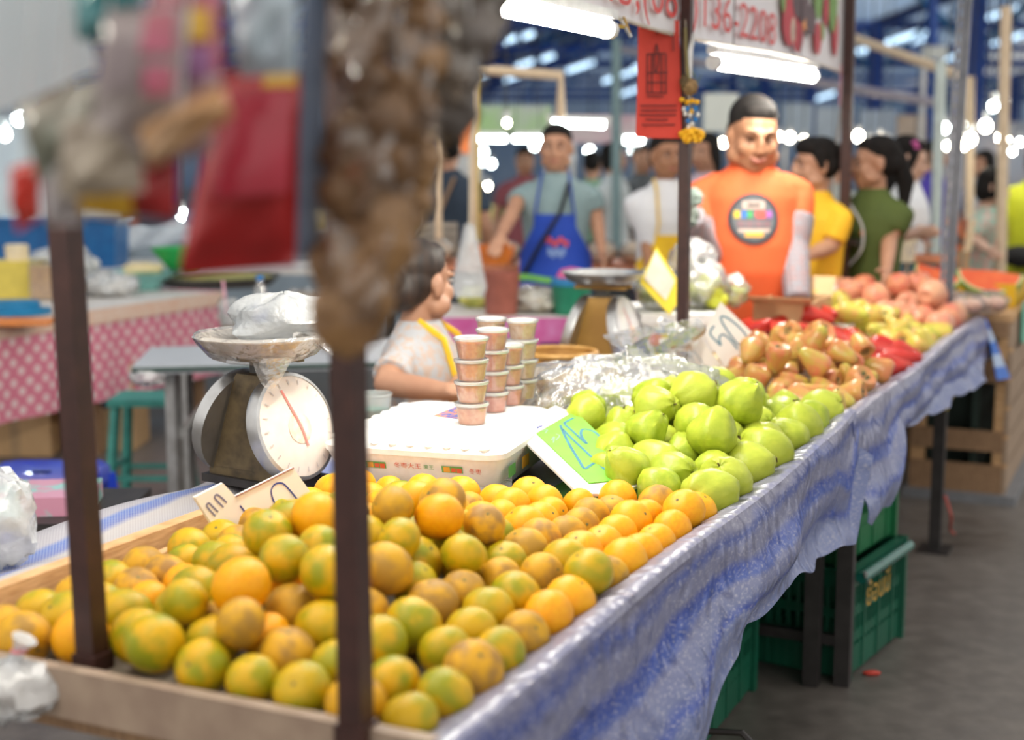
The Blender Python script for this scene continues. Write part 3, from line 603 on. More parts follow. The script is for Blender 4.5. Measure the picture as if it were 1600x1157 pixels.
# ================================================================== foam box, cups
FOAM = mat('styrofoam', (.88,.87,.85), (.82,.81,.79), .6, scale=60, bump=.06)
ra = YAW+math.radians(8); bd, bn = V((math.cos(ra), math.sin(ra), 0)), V((-math.sin(ra), math.cos(ra), 0))
zt = .915; BC = PZ(782, 700, zt)           # front right corner of the lid
LB, WB = .52, .40
fb = thing('foam_box', 'white styrofoam fruit box with printed band carrying the sauce cups', 'box', BC+bd*LB/2+bn*WB/2-V((0,0,.1)))
def rrect(x0, x1, y0, y1, r, z, k=5):
    out = []
    for cx, cy, a0 in ((x1-r, y1-r, 0), (x0+r, y1-r, pi/2), (x0+r, y0+r, pi), (x1-r, y0+r, 1.5*pi)):
        for q in range(k): a = a0+pi/2*q/(k-1); p = BC+bd*(cx+r*math.cos(a))+bn*(cy+r*math.sin(a)); out.append(V((p.x, p.y, z)))
    return out
part('body', MB().rings([rrect(.055, LB-.055, .055, WB-.055, .05, TZ+.003), rrect(.03, LB-.03, .03, WB-.03, .05, TZ+.02), rrect(0, LB, 0, WB, .045, zt-.030)]), FOAM, fb)
part('lid', MB().rings([rrect(-.003, LB+.003, -.003, WB+.003, .046, zt-.0295), rrect(-.003, LB+.003, -.003, WB+.003, .046, zt-.018), rrect(.03, LB-.03, .03, WB-.03, .05, zt-.001), rrect(.05, LB-.05, .05, WB-.05, .05, zt)]), FOAM, fb)
for q in range(9): part('lid_rib', MB().ell(BC+bd*.022+bn*(.04+.04*q)+V((0,0,-.008)), (.022,.012,.008), Matrix.Rotation(ra, 3, 'Z'), 8, 5), FOAM, fb)
for q in range(8): part('lid_rib', MB().ell(BC+bd*(.06+.055*q)+bn*(WB-.022)+V((0,0,-.008)), (.018,.022,.008), Matrix.Rotation(ra, 3, 'Z'), 8, 5), FOAM, fb)
for q in (.12, .2, .28): part('lid_hole', MB().ell(BC+bd*.028+bn*(q-.03)+V((0,0,-.0075)), (.003,.004,.003), None, 6, 5), mat('pit', (.35,.22,.15)), fb)
cg, cr, co = mat('print_leaf', (.15,.42,.10)), mat('print_tomato', (.75,.12,.04)), mat('print_citrus', (.82,.40,.04))
def side(k, z): q = (z-TZ-.02)/(zt-.030-TZ-.02); return BC+bd*(.030*(1-q)-.0015)+bn*k+V((0, 0, z-BC.z))
upv = (side(.1, zt-.04)-side(.1, zt-.08)).normalized()
for base in (.30, .13):
    for q, (dx, w, h, m, dz) in enumerate(((0,.046,.016,cg,0), (.004,.014,.013,co,.001), (.021,.010,.010,cr,.002), (.033,.011,.011,cr,.001))):
        a = side(base-dx, zt-.062+dz); pts = [a, a-bn*w, a-bn*w+upv*h, a+upv*h]; part('printed_fruit', MB().add([p-bd*(.0003+.0003*q) for p in pts], [(0,1,2,3)]), m, fb)
letters('枣', .028, side(.365, zt-.064), -bn, upv, cg, fb, .0008)
letters('冬枣大王', .014, side(.235, zt-.056), -bn, upv, cr, fb, .0008, .06)
letters('果王', .012, side(.17, zt-.056), -bn, upv, cg, fb, .0008)
letters('冬枣', .014, side(.07, zt-.06), -bn, upv, cr, fb, .0008)
for q in range(2): a = BC+bd*(.05+.10*q)-bn*.002+V((0,0,-.075)); part('printed_fruit', MB().poly([a, a+bd*.05, a+bd*.05+V((0,0,.025)), a+V((0,0,.025))], -bn, .0004), co if q else cg, fb)
SAUCE = [mat('sauce_pink', (.90,.44,.22), (.82,.28,.12), .6, scale=90), mat('sauce_red', (.84,.30,.18), (.72,.18,.10), .6, scale=90), mat('sauce_brown', (.85,.55,.34), (.70,.38,.18), .6, scale=90)]
CUPM = film('cup_plastic', (.96,.96,.95), opac=.14, gloss=.3, rough=.08, bump=0)
def cup(loc, k, label):
    o = thing('sauce_cup', label, 'cup', loc, None); c = V(loc); h = .044
    part('cup_wall', MB().lathe([(.029,.0), (.0295,.002), (.036,h-.004), (.036,h)], c, 24, cap=False), CUPM, o)
    part('sauce', MB().lathe([(.0275,.001), (.0335,h*.80), (.030,h*.84), (.001,h*.86)], c, 20), SAUCE[k], o)
    part('lid', MB().lathe([(.0385,h-.003), (.0395,h-.001), (.0395,h+.003), (.036,h+.004), (.035,h+.001), (.001,h+.001)], c, 24), film('lid_plastic', (.98,.98,.97), opac=.5, gloss=.4, rough=.1, bump=0), o)
ordn = ('lowest', 'second from the bottom', 'third from the bottom', 'topmost')
STK = [((737, 662), 4, 0, 'front pink stack'), ((770, 643), 4, 1, 'red stack just behind the front stack'), ((794, 632), 3, 1, 'short red stack in the middle'), ((816, 622), 4, 2, 'brown stack at the right'), ((768, 618), 4, 2, 'brown stack at the back left')]
for (px, nC, k, nm) in STK:
    b0 = PZ(px[0], px[1], zt)
    if nm.startswith('short'): b0 = b0+bd*.0
    for q in range(nC): cup(V((b0.x, b0.y, zt+.0005+q*.0485)), k, 'lidded sauce cup, %s of the %s' % (('lowest', 'second', 'topmost')[q] if nC == 3 else ordn[q], nm))
mb = MB(); a = PZ(690, 648, zt); pc = thing('patterned_cloth', 'small blue and orange patterned cloth under the sauce cups', 'cloth', a)
pp = [PZ(676, 650, zt+.001), PZ(716, 634, zt+.001), PZ(716, 655, zt+.001)]
part('fabric', mb.poly(pp, V((0,0,1)), .0008), mat('patterned_blue', (.08,.12,.38), (.75,.25,.06), .7, scale=75, lo=.46, hi=.5), pc)
# tall clear cup with green drink
c = PZ(603, 700, TZ); c = V((c.x, c.y, TZ+.003)); dk = thing('plastic_cup', 'clear plastic cup of dark green drink beside the foam box', 'cup', c)
c = T(1.24, 1.08, TZ+.003); dk.location = c
part('cup_wall', MB().lathe([(.030,0), (.031,.003), (.043,.112), (.045,.114), (.044,.118), (.042,.116)], c, 28, cap=False), film('frosted_cup', (.92,.95,.95), opac=.35, gloss=.3, rough=.2, bump=0), dk)
part('drink', MB().lathe([(.0285,.003), (.0365,.078), (.001,.079)], c, 24), mat('green_drink', (.01,.30,.22), (.01,.22,.16), .2), dk)
# crumpled film between oranges and box
def crumple(u0, v0, u1, v1, z0, dz, seed, nu=34, nv=14):
    g = np.random.default_rng(seed); A = g.random((6, 4))*6.28; 
    def fn(i, j):
        p = PZ(u0+(u1-u0)*i, v0+(v1-v0)*j, z0); h = sum(math.sin((3+2*k)*i*4+A[k, 0])*math.cos((2+2*k)*j*3+A[k, 1])/(1+k*.6) for k in range(5))
        return V((p.x, p.y, z0+dz*(.5+.28*h)+dz*.8*math.sin(pi*j)))
    return MB().grid(fn, nu, nv)
one('crumpled_bag', crumple(560, 792, 800, 735, TZ+.012, .022, 5), MILKY, 'crumpled white plastic bag lying before the foam box', 'bag', T(.95, .7, TZ))
one('crumpled_bag', crumple(555, 750, 600, 700, TZ+.02, .03, 6, 14, 12), film('teal_bag', (.75,.90,.88), opac=.4, rough=.25), 'pale teal plastic bag bunched left of the foam box', 'bag', T(1.05, 1.0, TZ))

# ================================================================== weighing scales
def scale(label, body, base, r_pan, H, axis, pan_m, dial_m, wrapped, lb=.105, lt=.040):
    """two-faced dial scale: a housing tapering upwards, a round dial leaning on each end, pan on a neck"""
    o = thing('weighing_scale', label, 'scale', base); b = V(base); a = V((math.cos(axis), math.sin(axis), 0)); d_ = V((-a.y, a.x, 0)); z = V((0,0,1)); w = .062
    L = lambda x, y, zz: b+a*x+d_*y+z*zz; rows = []
    for zz, lx, wy in ((.0, lb, w), (.012, lb, w), (H*.9, lt+.008, w*.80), (H, lt-.006, w*.70)): rows.append([L(sx_*lx, sy_*wy, zz) for sx_, sy_ in ((-1,-1), (1,-1), (1,1), (-1,1))])
    part('housing', MB().rings(rows), body, o, ang=20); part('base_plate', MB().rings([[L(sx_*(lb+.012), sy_*(w+.012), zz) for sx_, sy_ in ((-1,-1), (1,-1), (1,1), (-1,1))] for zz in (-.016, .001)]), DARKMETAL, o)
    for sy_ in (-1, 1): part('front_plate', MB().add([L(-lb*.80, sy_*(w+.0015), .02), L(lb*.80, sy_*(w+.0015), .02), L((lt+.008)*.75, sy_*(w*.80+.0022), H*.88), L(-(lt+.008)*.75, sy_*(w*.80+.0022), H*.88)], [(0,1,2,3)]), body, o)
    rr = H*.50; sl = math.atan2(lb-lt, H)
    for s in (1, -1):
        nd = (a*(s*math.cos(sl))+z*math.sin(sl)).normalized(); sd = z.cross(nd).normalized(); u_ = nd.cross(sd).normalized()
        if u_.z < 0: u_ = -u_
        sd = u_.cross(nd); M = Matrix((sd, u_, nd)).transposed(); cen = L(s*(lb+lt)/2, 0, H*.49)+nd*.006
        D = part('dial', MB().lathe([(rr,-.008), (rr,.012), (rr*.985,.018), (rr*.7,.024), (.001,.027)], cen, 40, M), dial_m, o)
        part('dial_ring', MB().lathe([(rr*1.05,-.012), (rr*1.065,.004), (rr*1.04,.018), (rr*.975,.020), (rr*.975,.012), (rr*1.0,-.010)], cen, 40, M), STEEL, D)
        part('needle', MB().ribbon([cen+nd*.0235+u_*rr*.72-sd*rr*.25, cen+nd*.029, cen+nd*.0265-u_*rr*.42+sd*rr*.10], nd, .006, .001), mat('faded_red', (.75,.25,.22)), D)
        part('emblem', MB().lathe([(rr*.30,.0268), (.001,.0285)], cen-u_*rr*.05, 20, M, cap=False), mat('faded_orange', (.80,.50,.36), (.84,.70,.60), .6, scale=50), D)
        for q in range(20):
            t_ = 2*pi*q/20; e = (math.cos(t_)*sd+math.sin(t_)*u_)*rr; part('dial_mark', MB().ribbon([cen+nd*.0225+e*.80, cen+nd*.0205+e*.90], nd, .003, .0012), mat('grey_mark', (.60,.54,.52)), D)
    part('neck', MB().box(L(0, 0, H+.014), (.040, .036, .036), axis), mat('dark_cast', (.10,.10,.10), rough=.5), o)
    for q in (-1, 1): part('cradle', MB().beam(L(-.085, q*.03, H+.032), L(.085, q*.03, H+.032), .018, .012), body, o)
    zp = H+.038; p = part('pan', MB().lathe([(.001,.0), (r_pan*.62,.002), (r_pan*.86,.016), (r_pan*.97,.036), (r_pan,.040), (r_pan*1.0,.043), (r_pan*.955,.040), (r_pan*.84,.022), (r_pan*.6,.008), (.001,.006)], L(0, 0, zp), 40), pan_m, o)
    if wrapped:
        wb = lambda a_, zz: .025*math.sin(7*a_)+.02*math.sin(13*a_+1); c0 = L(0, 0, zp); FW = film('pan_wrap', (.97,.95,.92), opac=.22, gloss=.5, rough=.12, scale=24, bump=1)
        part('plastic_wrap', MB().lathe([(r_pan*.55,-.012), (r_pan*.80,.0), (r_pan*.98,.028), (r_pan*1.05,.044), (r_pan*.98,.050), (r_pan*.80,.034), (r_pan*.4,.022), (.001,.018)], c0, 56, wob=wb, cap=False), FW, p)
        part('wrap_tail', MB().grid(lambda i, j: c0+V((-.01+.09*i, -r_pan*.60-.04*math.sin(pi*i), .010-.065*j*math.sin(pi*i))), 10, 6), FW, p); part('plastic_wrap', MB().grid(lambda i, j: c0+V((r_pan*(.55+.62*i), -r_pan*(.5-.62*j), .045-.028*i*i+.012*math.sin(9*j+5*i))), 10, 10), FW, p)
    return o
sb = T(.66, 1.015, TZ+.036)
scale('worn dark scale with plastic-wrapped pan on the tarp at left', mat('stained_brown', (.16,.115,.055), (.05,.036,.02), .55, .2, scale=26, bump=.1, lo=.3, hi=.7), sb, .140, .222, math.radians(-34), mat('pan_dull', (.60,.55,.48), (.50,.42,.34), .4, .3), mat('dial_cream', (.80,.72,.66), (.74,.64,.57), .3, coat=.6), True)
bag_on = thing('plastic_bag', 'crumpled milky plastic bag lying on the wrapped scale pan', 'bag', sb+V((0,0,.28)))
def lump(c, r, seed, n=26, m=15, spike=.18, sq=1):
    g = random.Random(seed); A = [(g.randint(2, 7), g.random()*6, g.randint(1, 5), g.random()*6) for _ in range(6)]; mb = MB(); R = []
    for i in range(m):
        a = -pi/2+pi*(i+.05)/(m-1+.1)
        R.append([V(c)+V((r[0]*math.cos(a)*math.cos(t), r[1]*math.cos(a)*math.sin(t), r[2]*math.sin(a)))*(1+sum(spike/3*math.sin(p*t+q)*math.cos(p2*a*1.5+q2) for p, q, p2, q2 in A)) for t in [2*pi*k/n for k in range(n)]])
    return mb.rings(R)
part('bag_body', lump(sb+V((.04,.06,.33)), (.115,.09,.055), 4), film('white_bag', (.80,.83,.86), opac=.34, gloss=.3, rough=.3, scale=16), bag_on)
s2 = T(2.44, .93, TZ+.017)
scale('ochre-brown scale with empty steel pan behind the wicker basket', mat('ochre_enamel', (.46,.26,.055), (.36,.19,.04), .45, .1, scale=8), s2, .135, .250, math.radians(-22), STEEL, mat('dial_grey', (.72,.72,.74), (.66,.66,.69), .25, coat=.6), False)

# ================================================================== wicker basket
bc = T(1.89, .85, TZ+.003); wk = thing('wicker_basket', 'woven bamboo basket behind the sauce cups', 'basket', bc)
BAM = mat('bamboo', (.58,.33,.09), (.42,.21,.045), .5, scale=30); BAM2 = mat('bamboo_dark', (.46,.24,.055), (.34,.16,.035), .5, scale=30)
def bw(a, z): return .012*math.sin(a*15+(pi if int(z*80) % 2 else 0))
part('basket_wall', MB().lathe([(.084+.022*k/14, .004+.15*k/15) for k in range(15)], bc, 60, wob=bw, cap=False), BAM, wk)
for k in range(12): z = .006+.0125*k; part('weave_band', MB().lathe([(.0862+.0015*k, z-.005), (.0878+.0015*k, z), (.0862+.0015*k, z+.005)], bc, 60, wob=lambda a, zz: .012*math.sin(a*15+(pi if k % 2 else 0)), cap=False), BAM2 if k % 2 else BAM, wk)
part('rim', MB().tube([bc+V((.108*math.cos(2*pi*k/40), .108*math.sin(2*pi*k/40), .155)) for k in range(41)], .008, 8), BAM, wk); part('rim', MB().tube([bc+V((.107*math.cos(2*pi*k/40), .107*math.sin(2*pi*k/40), .135)) for k in range(41)], .006, 8), BAM2, wk)
part('lining', MB().lathe([(.001,.004), (.082,.006), (.102,.150)], bc, 40, cap=False), BAM2, wk)

# ================================================================== bagged guavas in clear plastic
gb = thing('guava_bag', 'big clear plastic bag of guavas behind the green price card', 'bag', T(1.45, .50, TZ))
part('bag_film', lump(T(1.50, .50, TZ+.112), (.27,.15,.105), 8, 40, 22, .22), film('crinkly_film', (.97,.98,.98), opac=.20, gloss=.6, rough=.09, scale=22, bump=1.0, dist=.03), gb)
part('bag_neck', MB().grid(lambda i, j: T(1.62+.42*i, .50+.10*math.sin(i*9)*j+.04*math.sin(j*6+i*14), TZ+.15+.13*j*(1-.4*i)+.03*math.sin(i*11+j*3)), 26, 14), MC['crinkly_film'], gb)
for k, (s, t, z) in enumerate(((1.10,.47,.05), (1.20,.52,.05), (1.30,.47,.05), (1.42,.50,.05), (1.52,.46,.05), (1.62,.50,.05), (1.18,.48,.115), (1.30,.52,.11), (1.44,.47,.115), (1.40,.56,.07), (1.25,.58,.06), (1.56,.54,.10))):
    o = bpy.data.objects.new('guava', GME[k % 4]); COL.objects.link(o); o.location = T(s, t, TZ+z+.005); o.scale = (.044,)*3; o.rotation_euler = (k, k*2, k*3); props(o, 'pale guava inside the big clear plastic bag', 'guava', 'guavas inside the clear bag')
# ================================================================== people
def remeshed(name, mb, mats, parent, vox, sm=3, fn=None, label=None):
    me = mb.mesh(name); ob = bpy.data.objects.new('tmp', me); COL.objects.link(ob)
    r = ob.modifiers.new('r', 'REMESH'); r.mode = 'VOXEL'; r.voxel_size = vox; r.adaptivity = 0
    s = ob.modifiers.new('s', 'SMOOTH'); s.factor = .5; s.iterations = sm
    out = bpy.data.meshes.new_from_object(ob.evaluated_get(bpy.context.evaluated_depsgraph_get())); bpy.data.objects.remove(ob); bpy.data.meshes.remove(me)
    out.name = name; out.materials.clear(); setm(out, mats)
    if fn:
        c = np.zeros(len(out.polygons)*3); out.polygons.foreach_get('center', c); c = c.reshape(-1, 3); out.polygons.foreach_set('material_index', np.array([fn(*p) for p in c], dtype=np.int32))
    out.shade_smooth(); o = bpy.data.objects.new(name, out); COL.objects.link(o); o.parent = parent
    if label: o['label'] = label
    return o
def hand(mb, wr, D, side, curl=.5, nrm=None, k=1.0):
    D = D.normalized(); Nn = nrm or V((-side, 0, 0)); Nn = (Nn-D*Nn.dot(D)).normalized(); Lx = D.cross(Nn)*1.0     # Nn points out of the palm
    if Lx.y > 0: Lx = -Lx                                                                                            # thumb side
    M = Matrix((Lx, D, Nn)).transposed(); mb.ell(wr+D*.048*k, (.040*k, .052*k, .017*k), M, 12, 8); mb.cap(wr-D*.03, .026*k, wr+D*.02*k, .028*k)
    for q, (off, ln) in enumerate(((.028,.070), (.010,.080), (-.010,.075), (-.028,.058))):
        p = wr+D*(.088-.004*abs(q-1))*k+Lx*off*k; a = 0; dd = D+Lx*off*1.5
        for sgi in range(3):
            a += curl*(.55+.25*sgi); d2 = (dd*math.cos(a)+Nn*math.sin(a)).normalized(); e = p+d2*ln*k*(.42,.33,.25)[sgi]; mb.cap(p, (.0095-.0008*sgi)*k, e, (.0090-.0009*sgi)*k, 8); p = e
    p = wr+D*.028*k+Lx*.034*k; d2 = (D*.65+Lx*.75+Nn*.25).normalized(); e = p+d2*.038*k; mb.cap(p, .0125*k, e, .0105*k, 8); mb.cap(e, .0105*k, e+(D*.85+Lx*.3+Nn*.35).normalized()*.030*k, .0085*k, 8)
def person(label, x, y, yaw=0, h=1.68, w=1.0, b=1.0, skin=SKIN, shirt=None, pants=None, hair='short', hairm=HAIR, head=(0,0,0), arms=None, sleeve=.5, vox=.0085, sit=0, lean=0, z0=0, curl=(.45,.45), face=True, smile=False, fem=False, long_sleeve=None, headk=1.0, hem=.86, lids=False):
    k = h/1.72; o = thing('person', label, 'person', (x, y, z0), None, yaw, k); Rw = Matrix.Rotation(-yaw, 3, 'Z')
    def loc(P): return (Rw @ (V(P)-V((x, y, z0))))/k
    shx = (.172 if fem else .188)*w; drop = sit
    up = lambda px, py, pz: V((px, py-lean*max(0, pz-.95), pz-drop))
    # arms
    A = {}
    for s, key in ((-1, 'R'), (1, 'L')):
        sh = up(s*shx, .005, 1.352); el, wr = up(s*(shx+.055), .03, 1.12), up(s*(shx+.06), -.04, .87)
        if arms and key in arms:
            el, wr = [V(q) if isinstance(q, V) and False else loc(q) for q in arms[key][:2]]
        A[s] = (sh, el, wr, arms[key][2] if arms and key in arms and len(arms[key]) > 2 else None)
    mb = MB()
    # head and neck
    hc = up(0, -.012-.03*max(0, b-1.2)*6, 1.598-.16*max(0, b-1.2)); HR = Matrix.Rotation(head[0], 3, 'Z') @ Matrix.Rotation(head[1], 3, 'X') @ Matrix.Rotation(head[2], 3, 'Y')
    def hp(px, py, pz): return hc+HR @ (V((px, py, pz))*headk)
    E = lambda c, r: mb.ell(hp(*c), tuple(q*headk for q in r), HR, 16, 11)
    fw = 1+.45*max(0, b-1)
    E((0,.014,.030), (.076,.094,.088)); E((0,-.018,-.040), (.060*fw,.070,.070)); E((0,-.052,-.088), (.030*fw,.030,.028)); E((0,-.035,-.075), (.048*fw,.045,.040))
    for s in (-1, 1):
        E((s*.036,-.054,-.030), (.028*fw,.030,.032)); E((s*.030,-.076,.022), (.026,.014,.010)); E((s*.079,.008,-.012), (.010,.020,.031)); E((s*.012,-.096,-.034), (.010,.011,.009)); E((s*.050*fw,-.02,-.065), (.026*fw,.04,.03))
    E((0,-.094,-.012), (.011,.020,.026)); E((0,-.102,-.032), (.013,.014,.012)); E((0,-.084,.012), (.010,.014,.026)); E((0,-.083,-.063), (.026,.012,.013))
    mb.cap(up(0,.018,1.40), .060*w, hp(0,.012,-.075), .054*(.9 if fem else 1.02)*(1+.12*(b-1)))
    # trunk
    def tr(infl, z_lo):
        rows = [(.86,.165,.118), (.96,.168,.120), (1.06,.150+.04*(b-1),.112), (1.16,.156+.03*(b-1),.118), (1.27,.170,.122), (1.34,.176,.114), (1.385,.156,.098), (1.425,.112,.080), (1.455,.078,.066), (1.478,.062,.058)]
        if fem: rows = [(z, rx*(.90 if 1.0 < z < 1.2 else .95), ry*(.92 if z < 1.2 else 1.04)) for z, rx, ry in rows]
        out = []
        for z, rx, ry in rows:
            bb = 1+(b-1)*1.5*math.exp(-((z-1.08)/.14)**2); out.append((max(z, z_lo), rx*w*(1+(b-1)*.35*math.exp(-((z-1.0)/.2)**2))+infl, ry*(.75+.25*w)*bb+infl))
        return out
    def loft(m_, rows, cy=.0):
        m_.rings([[up(rx*math.cos(2*pi*q/28), cy+ry*math.sin(2*pi*q/28)*(1.0 if math.sin(2*pi*q/28) < 0 else .92), z) for q in range(28)] for z, rx, ry in rows])
    loft(mb, tr(-.010, .86))
    for s in (-1, 1):
        sh, el, wr, nr = A[s]; mb.cap(sh, .050*w, el, .040*(.8+.2*w)); mb.cap(el, .040*(.8+.2*w), el.lerp(wr, .45), .038*(.8+.2*w)); mb.cap(el.lerp(wr, .45), .038*(.8+.2*w), wr, .026)
        hand(mb, wr, wr-el, s, curl[0] if s < 0 else curl[1], nr)
    # legs
    if sit:
        for s in (-1, 1): mb.cap(up(s*.09,0,.90), .075, V((s*.11,-.40,.48)), .055); mb.cap(V((s*.11,-.40,.48)), .052, V((s*.11,-.36,.08)), .036); mb.ell((s*.11,-.42,.045), (.04,.11,.04))
    else:
        for s in (-1, 1): mb.cap(V((s*.085*w,0,.88)), .078, V((s*.10*w,-.01,.48)), .052); mb.cap(V((s*.10*w,-.01,.48)), .052, V((s*.10*w,.02,.085)), .036); mb.ell((s*.10*w,-.055,.038), (.040,.115,.038))
    remeshed('body', mb, skin, o, vox, 3)
    # clothes
    sm_ = MB(); rows = tr(.010, hem); rows[0] = (hem, rows[0][1]+.008, rows[0][2]+.008); loft(sm_, rows)
    for s in (-1, 1):
        sh, el, wr, nr = A[s]; q = up(s*shx*.66, .005, 1.378); e = sh.lerp(el, min(1, sleeve))
        sm_.cap(q, .056*(.6+.4*w), sh, .052*(.6+.4*w)); R = (e-sh).normalized(); sm_.tube([sh-R*.02, sh+R*.02, e], [.042*w, .057*(.6+.4*w), .060*(.55+.45*w)], 16)
        if sleeve > 1: sm_.tube([el, el.lerp(wr, sleeve-1)], [.058, .042], 14); sm_.ell(el, .058)
    if shirt: remeshed('shirt', sm_, shirt, o, vox, 3)
    if pants:
        pm = MB()
        if sit:
            for s in (-1, 1): pm.cap(up(s*.09,0,.90), .098, V((s*.11,-.41,.48)), .075); pm.tube([V((s*.11,-.41,.50)), V((s*.11,-.37,.12))], [.07,.055], 14)
        else:
            for s in (-1, 1): pm.tube([V((s*.075*w,0,.95)), V((s*.09*w,0,.86)), V((s*.10*w,0,.48)), V((s*.10*w,.02,.07))], [.09,.098,.070,.055], 16)
        pm.rings([[up((.165*w+.004)*math.cos(2*pi*q/24), .125*math.sin(2*pi*q/24)*(.75+.25*b), z) for q in range(24)] for z in (.80, .93)])
        remeshed('trousers', pm, pants, o, .012, 3)
    # hair
    hm = MB(); HE = lambda c, r: hm.ell(hp(*c), tuple(q*headk for q in r), HR, 18, 12)
    HE((0,.028,.050), (.081,.098,.079)); HE((0,.052,.005), (.078,.070,.072)); HE((0,-.018,.082), (.060,.054,.036))
    if hair == 'bun': HE((0,.122,.010), (.048,.045,.055)); HE((0,.08,-.02), (.07,.06,.06))
    if hair == 'tail': HE((0,.115,.02), (.035,.035,.035)); hm.cap(hp(0,.12,.02), .036, hp(0,.15,-.09), .045); hm.cap(hp(0,.15,-.09), .045, hp(0,.14,-.24), .018)
    if hair in ('bob', 'long'):
        HE((0,.035,-.03), (.090,.078,.085))
        for s in (-1, 1): hm.cap(hp(s*.074,-.018,.03), .024, hp(s*.078,-.012,-.06), .020)
        if hair == 'long': hm.cap(hp(0,.06,-.04), .075, hp(0,.075,-.20), .06)
    if hair == 'mop':
        HE((0,-.012,.082), (.082,.075,.048))
        for s in (-1, 1): hm.cap(hp(s*.072,-.01,.05), .026, hp(s*.078,.0,-.005), .018)
    remeshed('hair', hm, hairm, o, max(.007, vox), 2)
    if face:
        ew, ei, br, li = mat('eye_white', (.75,.72,.70)), mat('iris', (.02,.013,.010), rough=.2), hairm, mat('lips', (.46,.17,.13), (.40,.14,.11), .4)
        for s in (-1, 1):
            e = part('eye', MB().ell(hp(s*.031,-.0815,.004), (.0140*headk,.0080*headk,(.0012 if lids else .0034)*headk), HR, 10, 7), br if lids else ew, o, local=True)
            if not lids: part('iris', MB().ell(hp(s*.031,-.0875,.0035), (.0058*headk,.0030*headk,.0034*headk), HR, 8, 6), ei, e, local=True)
            part('eyebrow', MB().tube([hp(s*.015,-.0915,.026), hp(s*.032,-.090,.031), hp(s*.048,-.080,.026)], [.0035,.0042,.002], 6), br, o, local=True)
        sp = .006 if smile else 0
        part('lips', MB().tube([hp(-.024,-.086,-.060+sp), hp(-.012,-.0945,-.063), hp(0,-.0965,-.0635), hp(.012,-.0945,-.063), hp(.024,-.086,-.060+sp)], [.002,.0058,.0066,.0058,.002], 8), li, o, local=True)
    def front(px, pz, infl=.0):
        """front surface of the shirt, local"""
        rws = tr(.010, hem); z = pz
        for (za, ra_, ya), (zb, rb, yb) in zip(rws, rws[1:]):
            if za <= z <= zb: q = (z-za)/(zb-za); rx, ry = ra_+(rb-ra_)*q, ya+(yb-ya)*q; break
        else: rx, ry = rws[0][1]+.01, rws[0][2]+.012
        return up(px, -(ry+infl)*math.sqrt(max(.0, 1-(px/(rx+infl))**2)), pz)
    return o, front, hp, A, up
def apron_on(o, front, m, z0=.50, z1=1.30, half=.15, top=.10, straps=True, strapm=None, infl=.016):
    def fn(i, j):
        z = z0+(z1-z0)*j; hw = half if z < 1.06 else half+(top-half)*min(1, (z-1.06)/(z1-1.06)*1.4)
        return front(hw*(2*i-1), z, infl+.004*math.sin(i*14)*(1-j))
    a = part('apron', MB().grid(fn, 20, 24, .004), m, o, local=True)
    if straps:
        for s in (-1, 1): part('apron_strap', MB().tube([front(s*top*.95, z1-.01, infl+.004), front(s*top*.85, z1+.06, infl+.004), front(s*.075, 1.425, infl+.012), front(s*.068, 1.46, infl+.008)+V((0,.06,.02))], .011, 8, flat=.5), strapm or m, o, local=True)
    return a
# --- man in the orange shirt
OR = mat('orange_cotton', (.80,.135,.035), (.72,.115,.03), .75, scale=7, bump=.1, dist=.01)
mx, my = PY(1166, 560, 5.5).x, 5.5
SLV = None
def check_mat():
    m, nt, b = nodes('checked_sleeve'); tc = N_(nt, 'ShaderNodeTexCoord'); ck = N_(nt, 'ShaderNodeTexBrick'); ck.inputs['Scale'].default_value = 22; ck.inputs['Mortar Size'].default_value = .035; ck.offset = 0
    ck.inputs['Color1'].default_value = (.40,.28,.29,1); ck.inputs['Color2'].default_value = (.33,.33,.37,1); ck.inputs['Mortar'].default_value = (.10,.085,.11,1); ck.inputs['Brick Width'].default_value = .4; ck.inputs['Row Height'].default_value = .4
    mp = N_(nt, 'ShaderNodeMapping'); mp.inputs['Rotation'].default_value = (pi/2, 0, 0); nt.links.new(tc.outputs['Object'], mp.inputs[0]); nt.links.new(mp.outputs[0], ck.inputs['Vector']); nt.links.new(ck.outputs[0], b.inputs['Base Color']); b.inputs['Roughness'].default_value = .8; return m
SLV = check_mat()
om, fr, hp, A, up = person('big smiling man in an orange t-shirt looking down at the stall', mx, my, 0, 1.73, 1.03, 1.36, SKINB, OR, mat('dark_trousers', (.03,.03,.045), rough=.8), 'short', HAIR, (.10, .24, .05),
    {'R': (PY(1108, 408, 5.42), PY(1080, 338, 5.14), V((1,-.2,.2))), 'L': (PY(1240, 385, 5.44), PY(1246, 470, 5.30))}, .46, .0085, smile=True, lids=True, curl=(.9,.5), headk=1.16)
for s, key in ((-1, 'R'), (1, 'L')):
    sh, el, wr, _ = A[s]; q = sh.lerp(el, .40)
    m_ = MB(); m_.tube([q, q.lerp(el, .5), el, el.lerp(wr, .5), wr], [.066,.064,.060,.056,.050], 16); m_.ell(el, .060); remeshed('arm_sleeve', m_, SLV, om, .010, 3, label='checked white and pink sleeve guard')
gl = MB(); hand(gl, A[-1][2], A[-1][2]-A[-1][1], -1, .9, V((1,-.2,.2)), 1.14); remeshed('glove', gl, mat('grey_glove', (.20,.25,.22), (.15,.19,.17), .7), om, .008, 2)
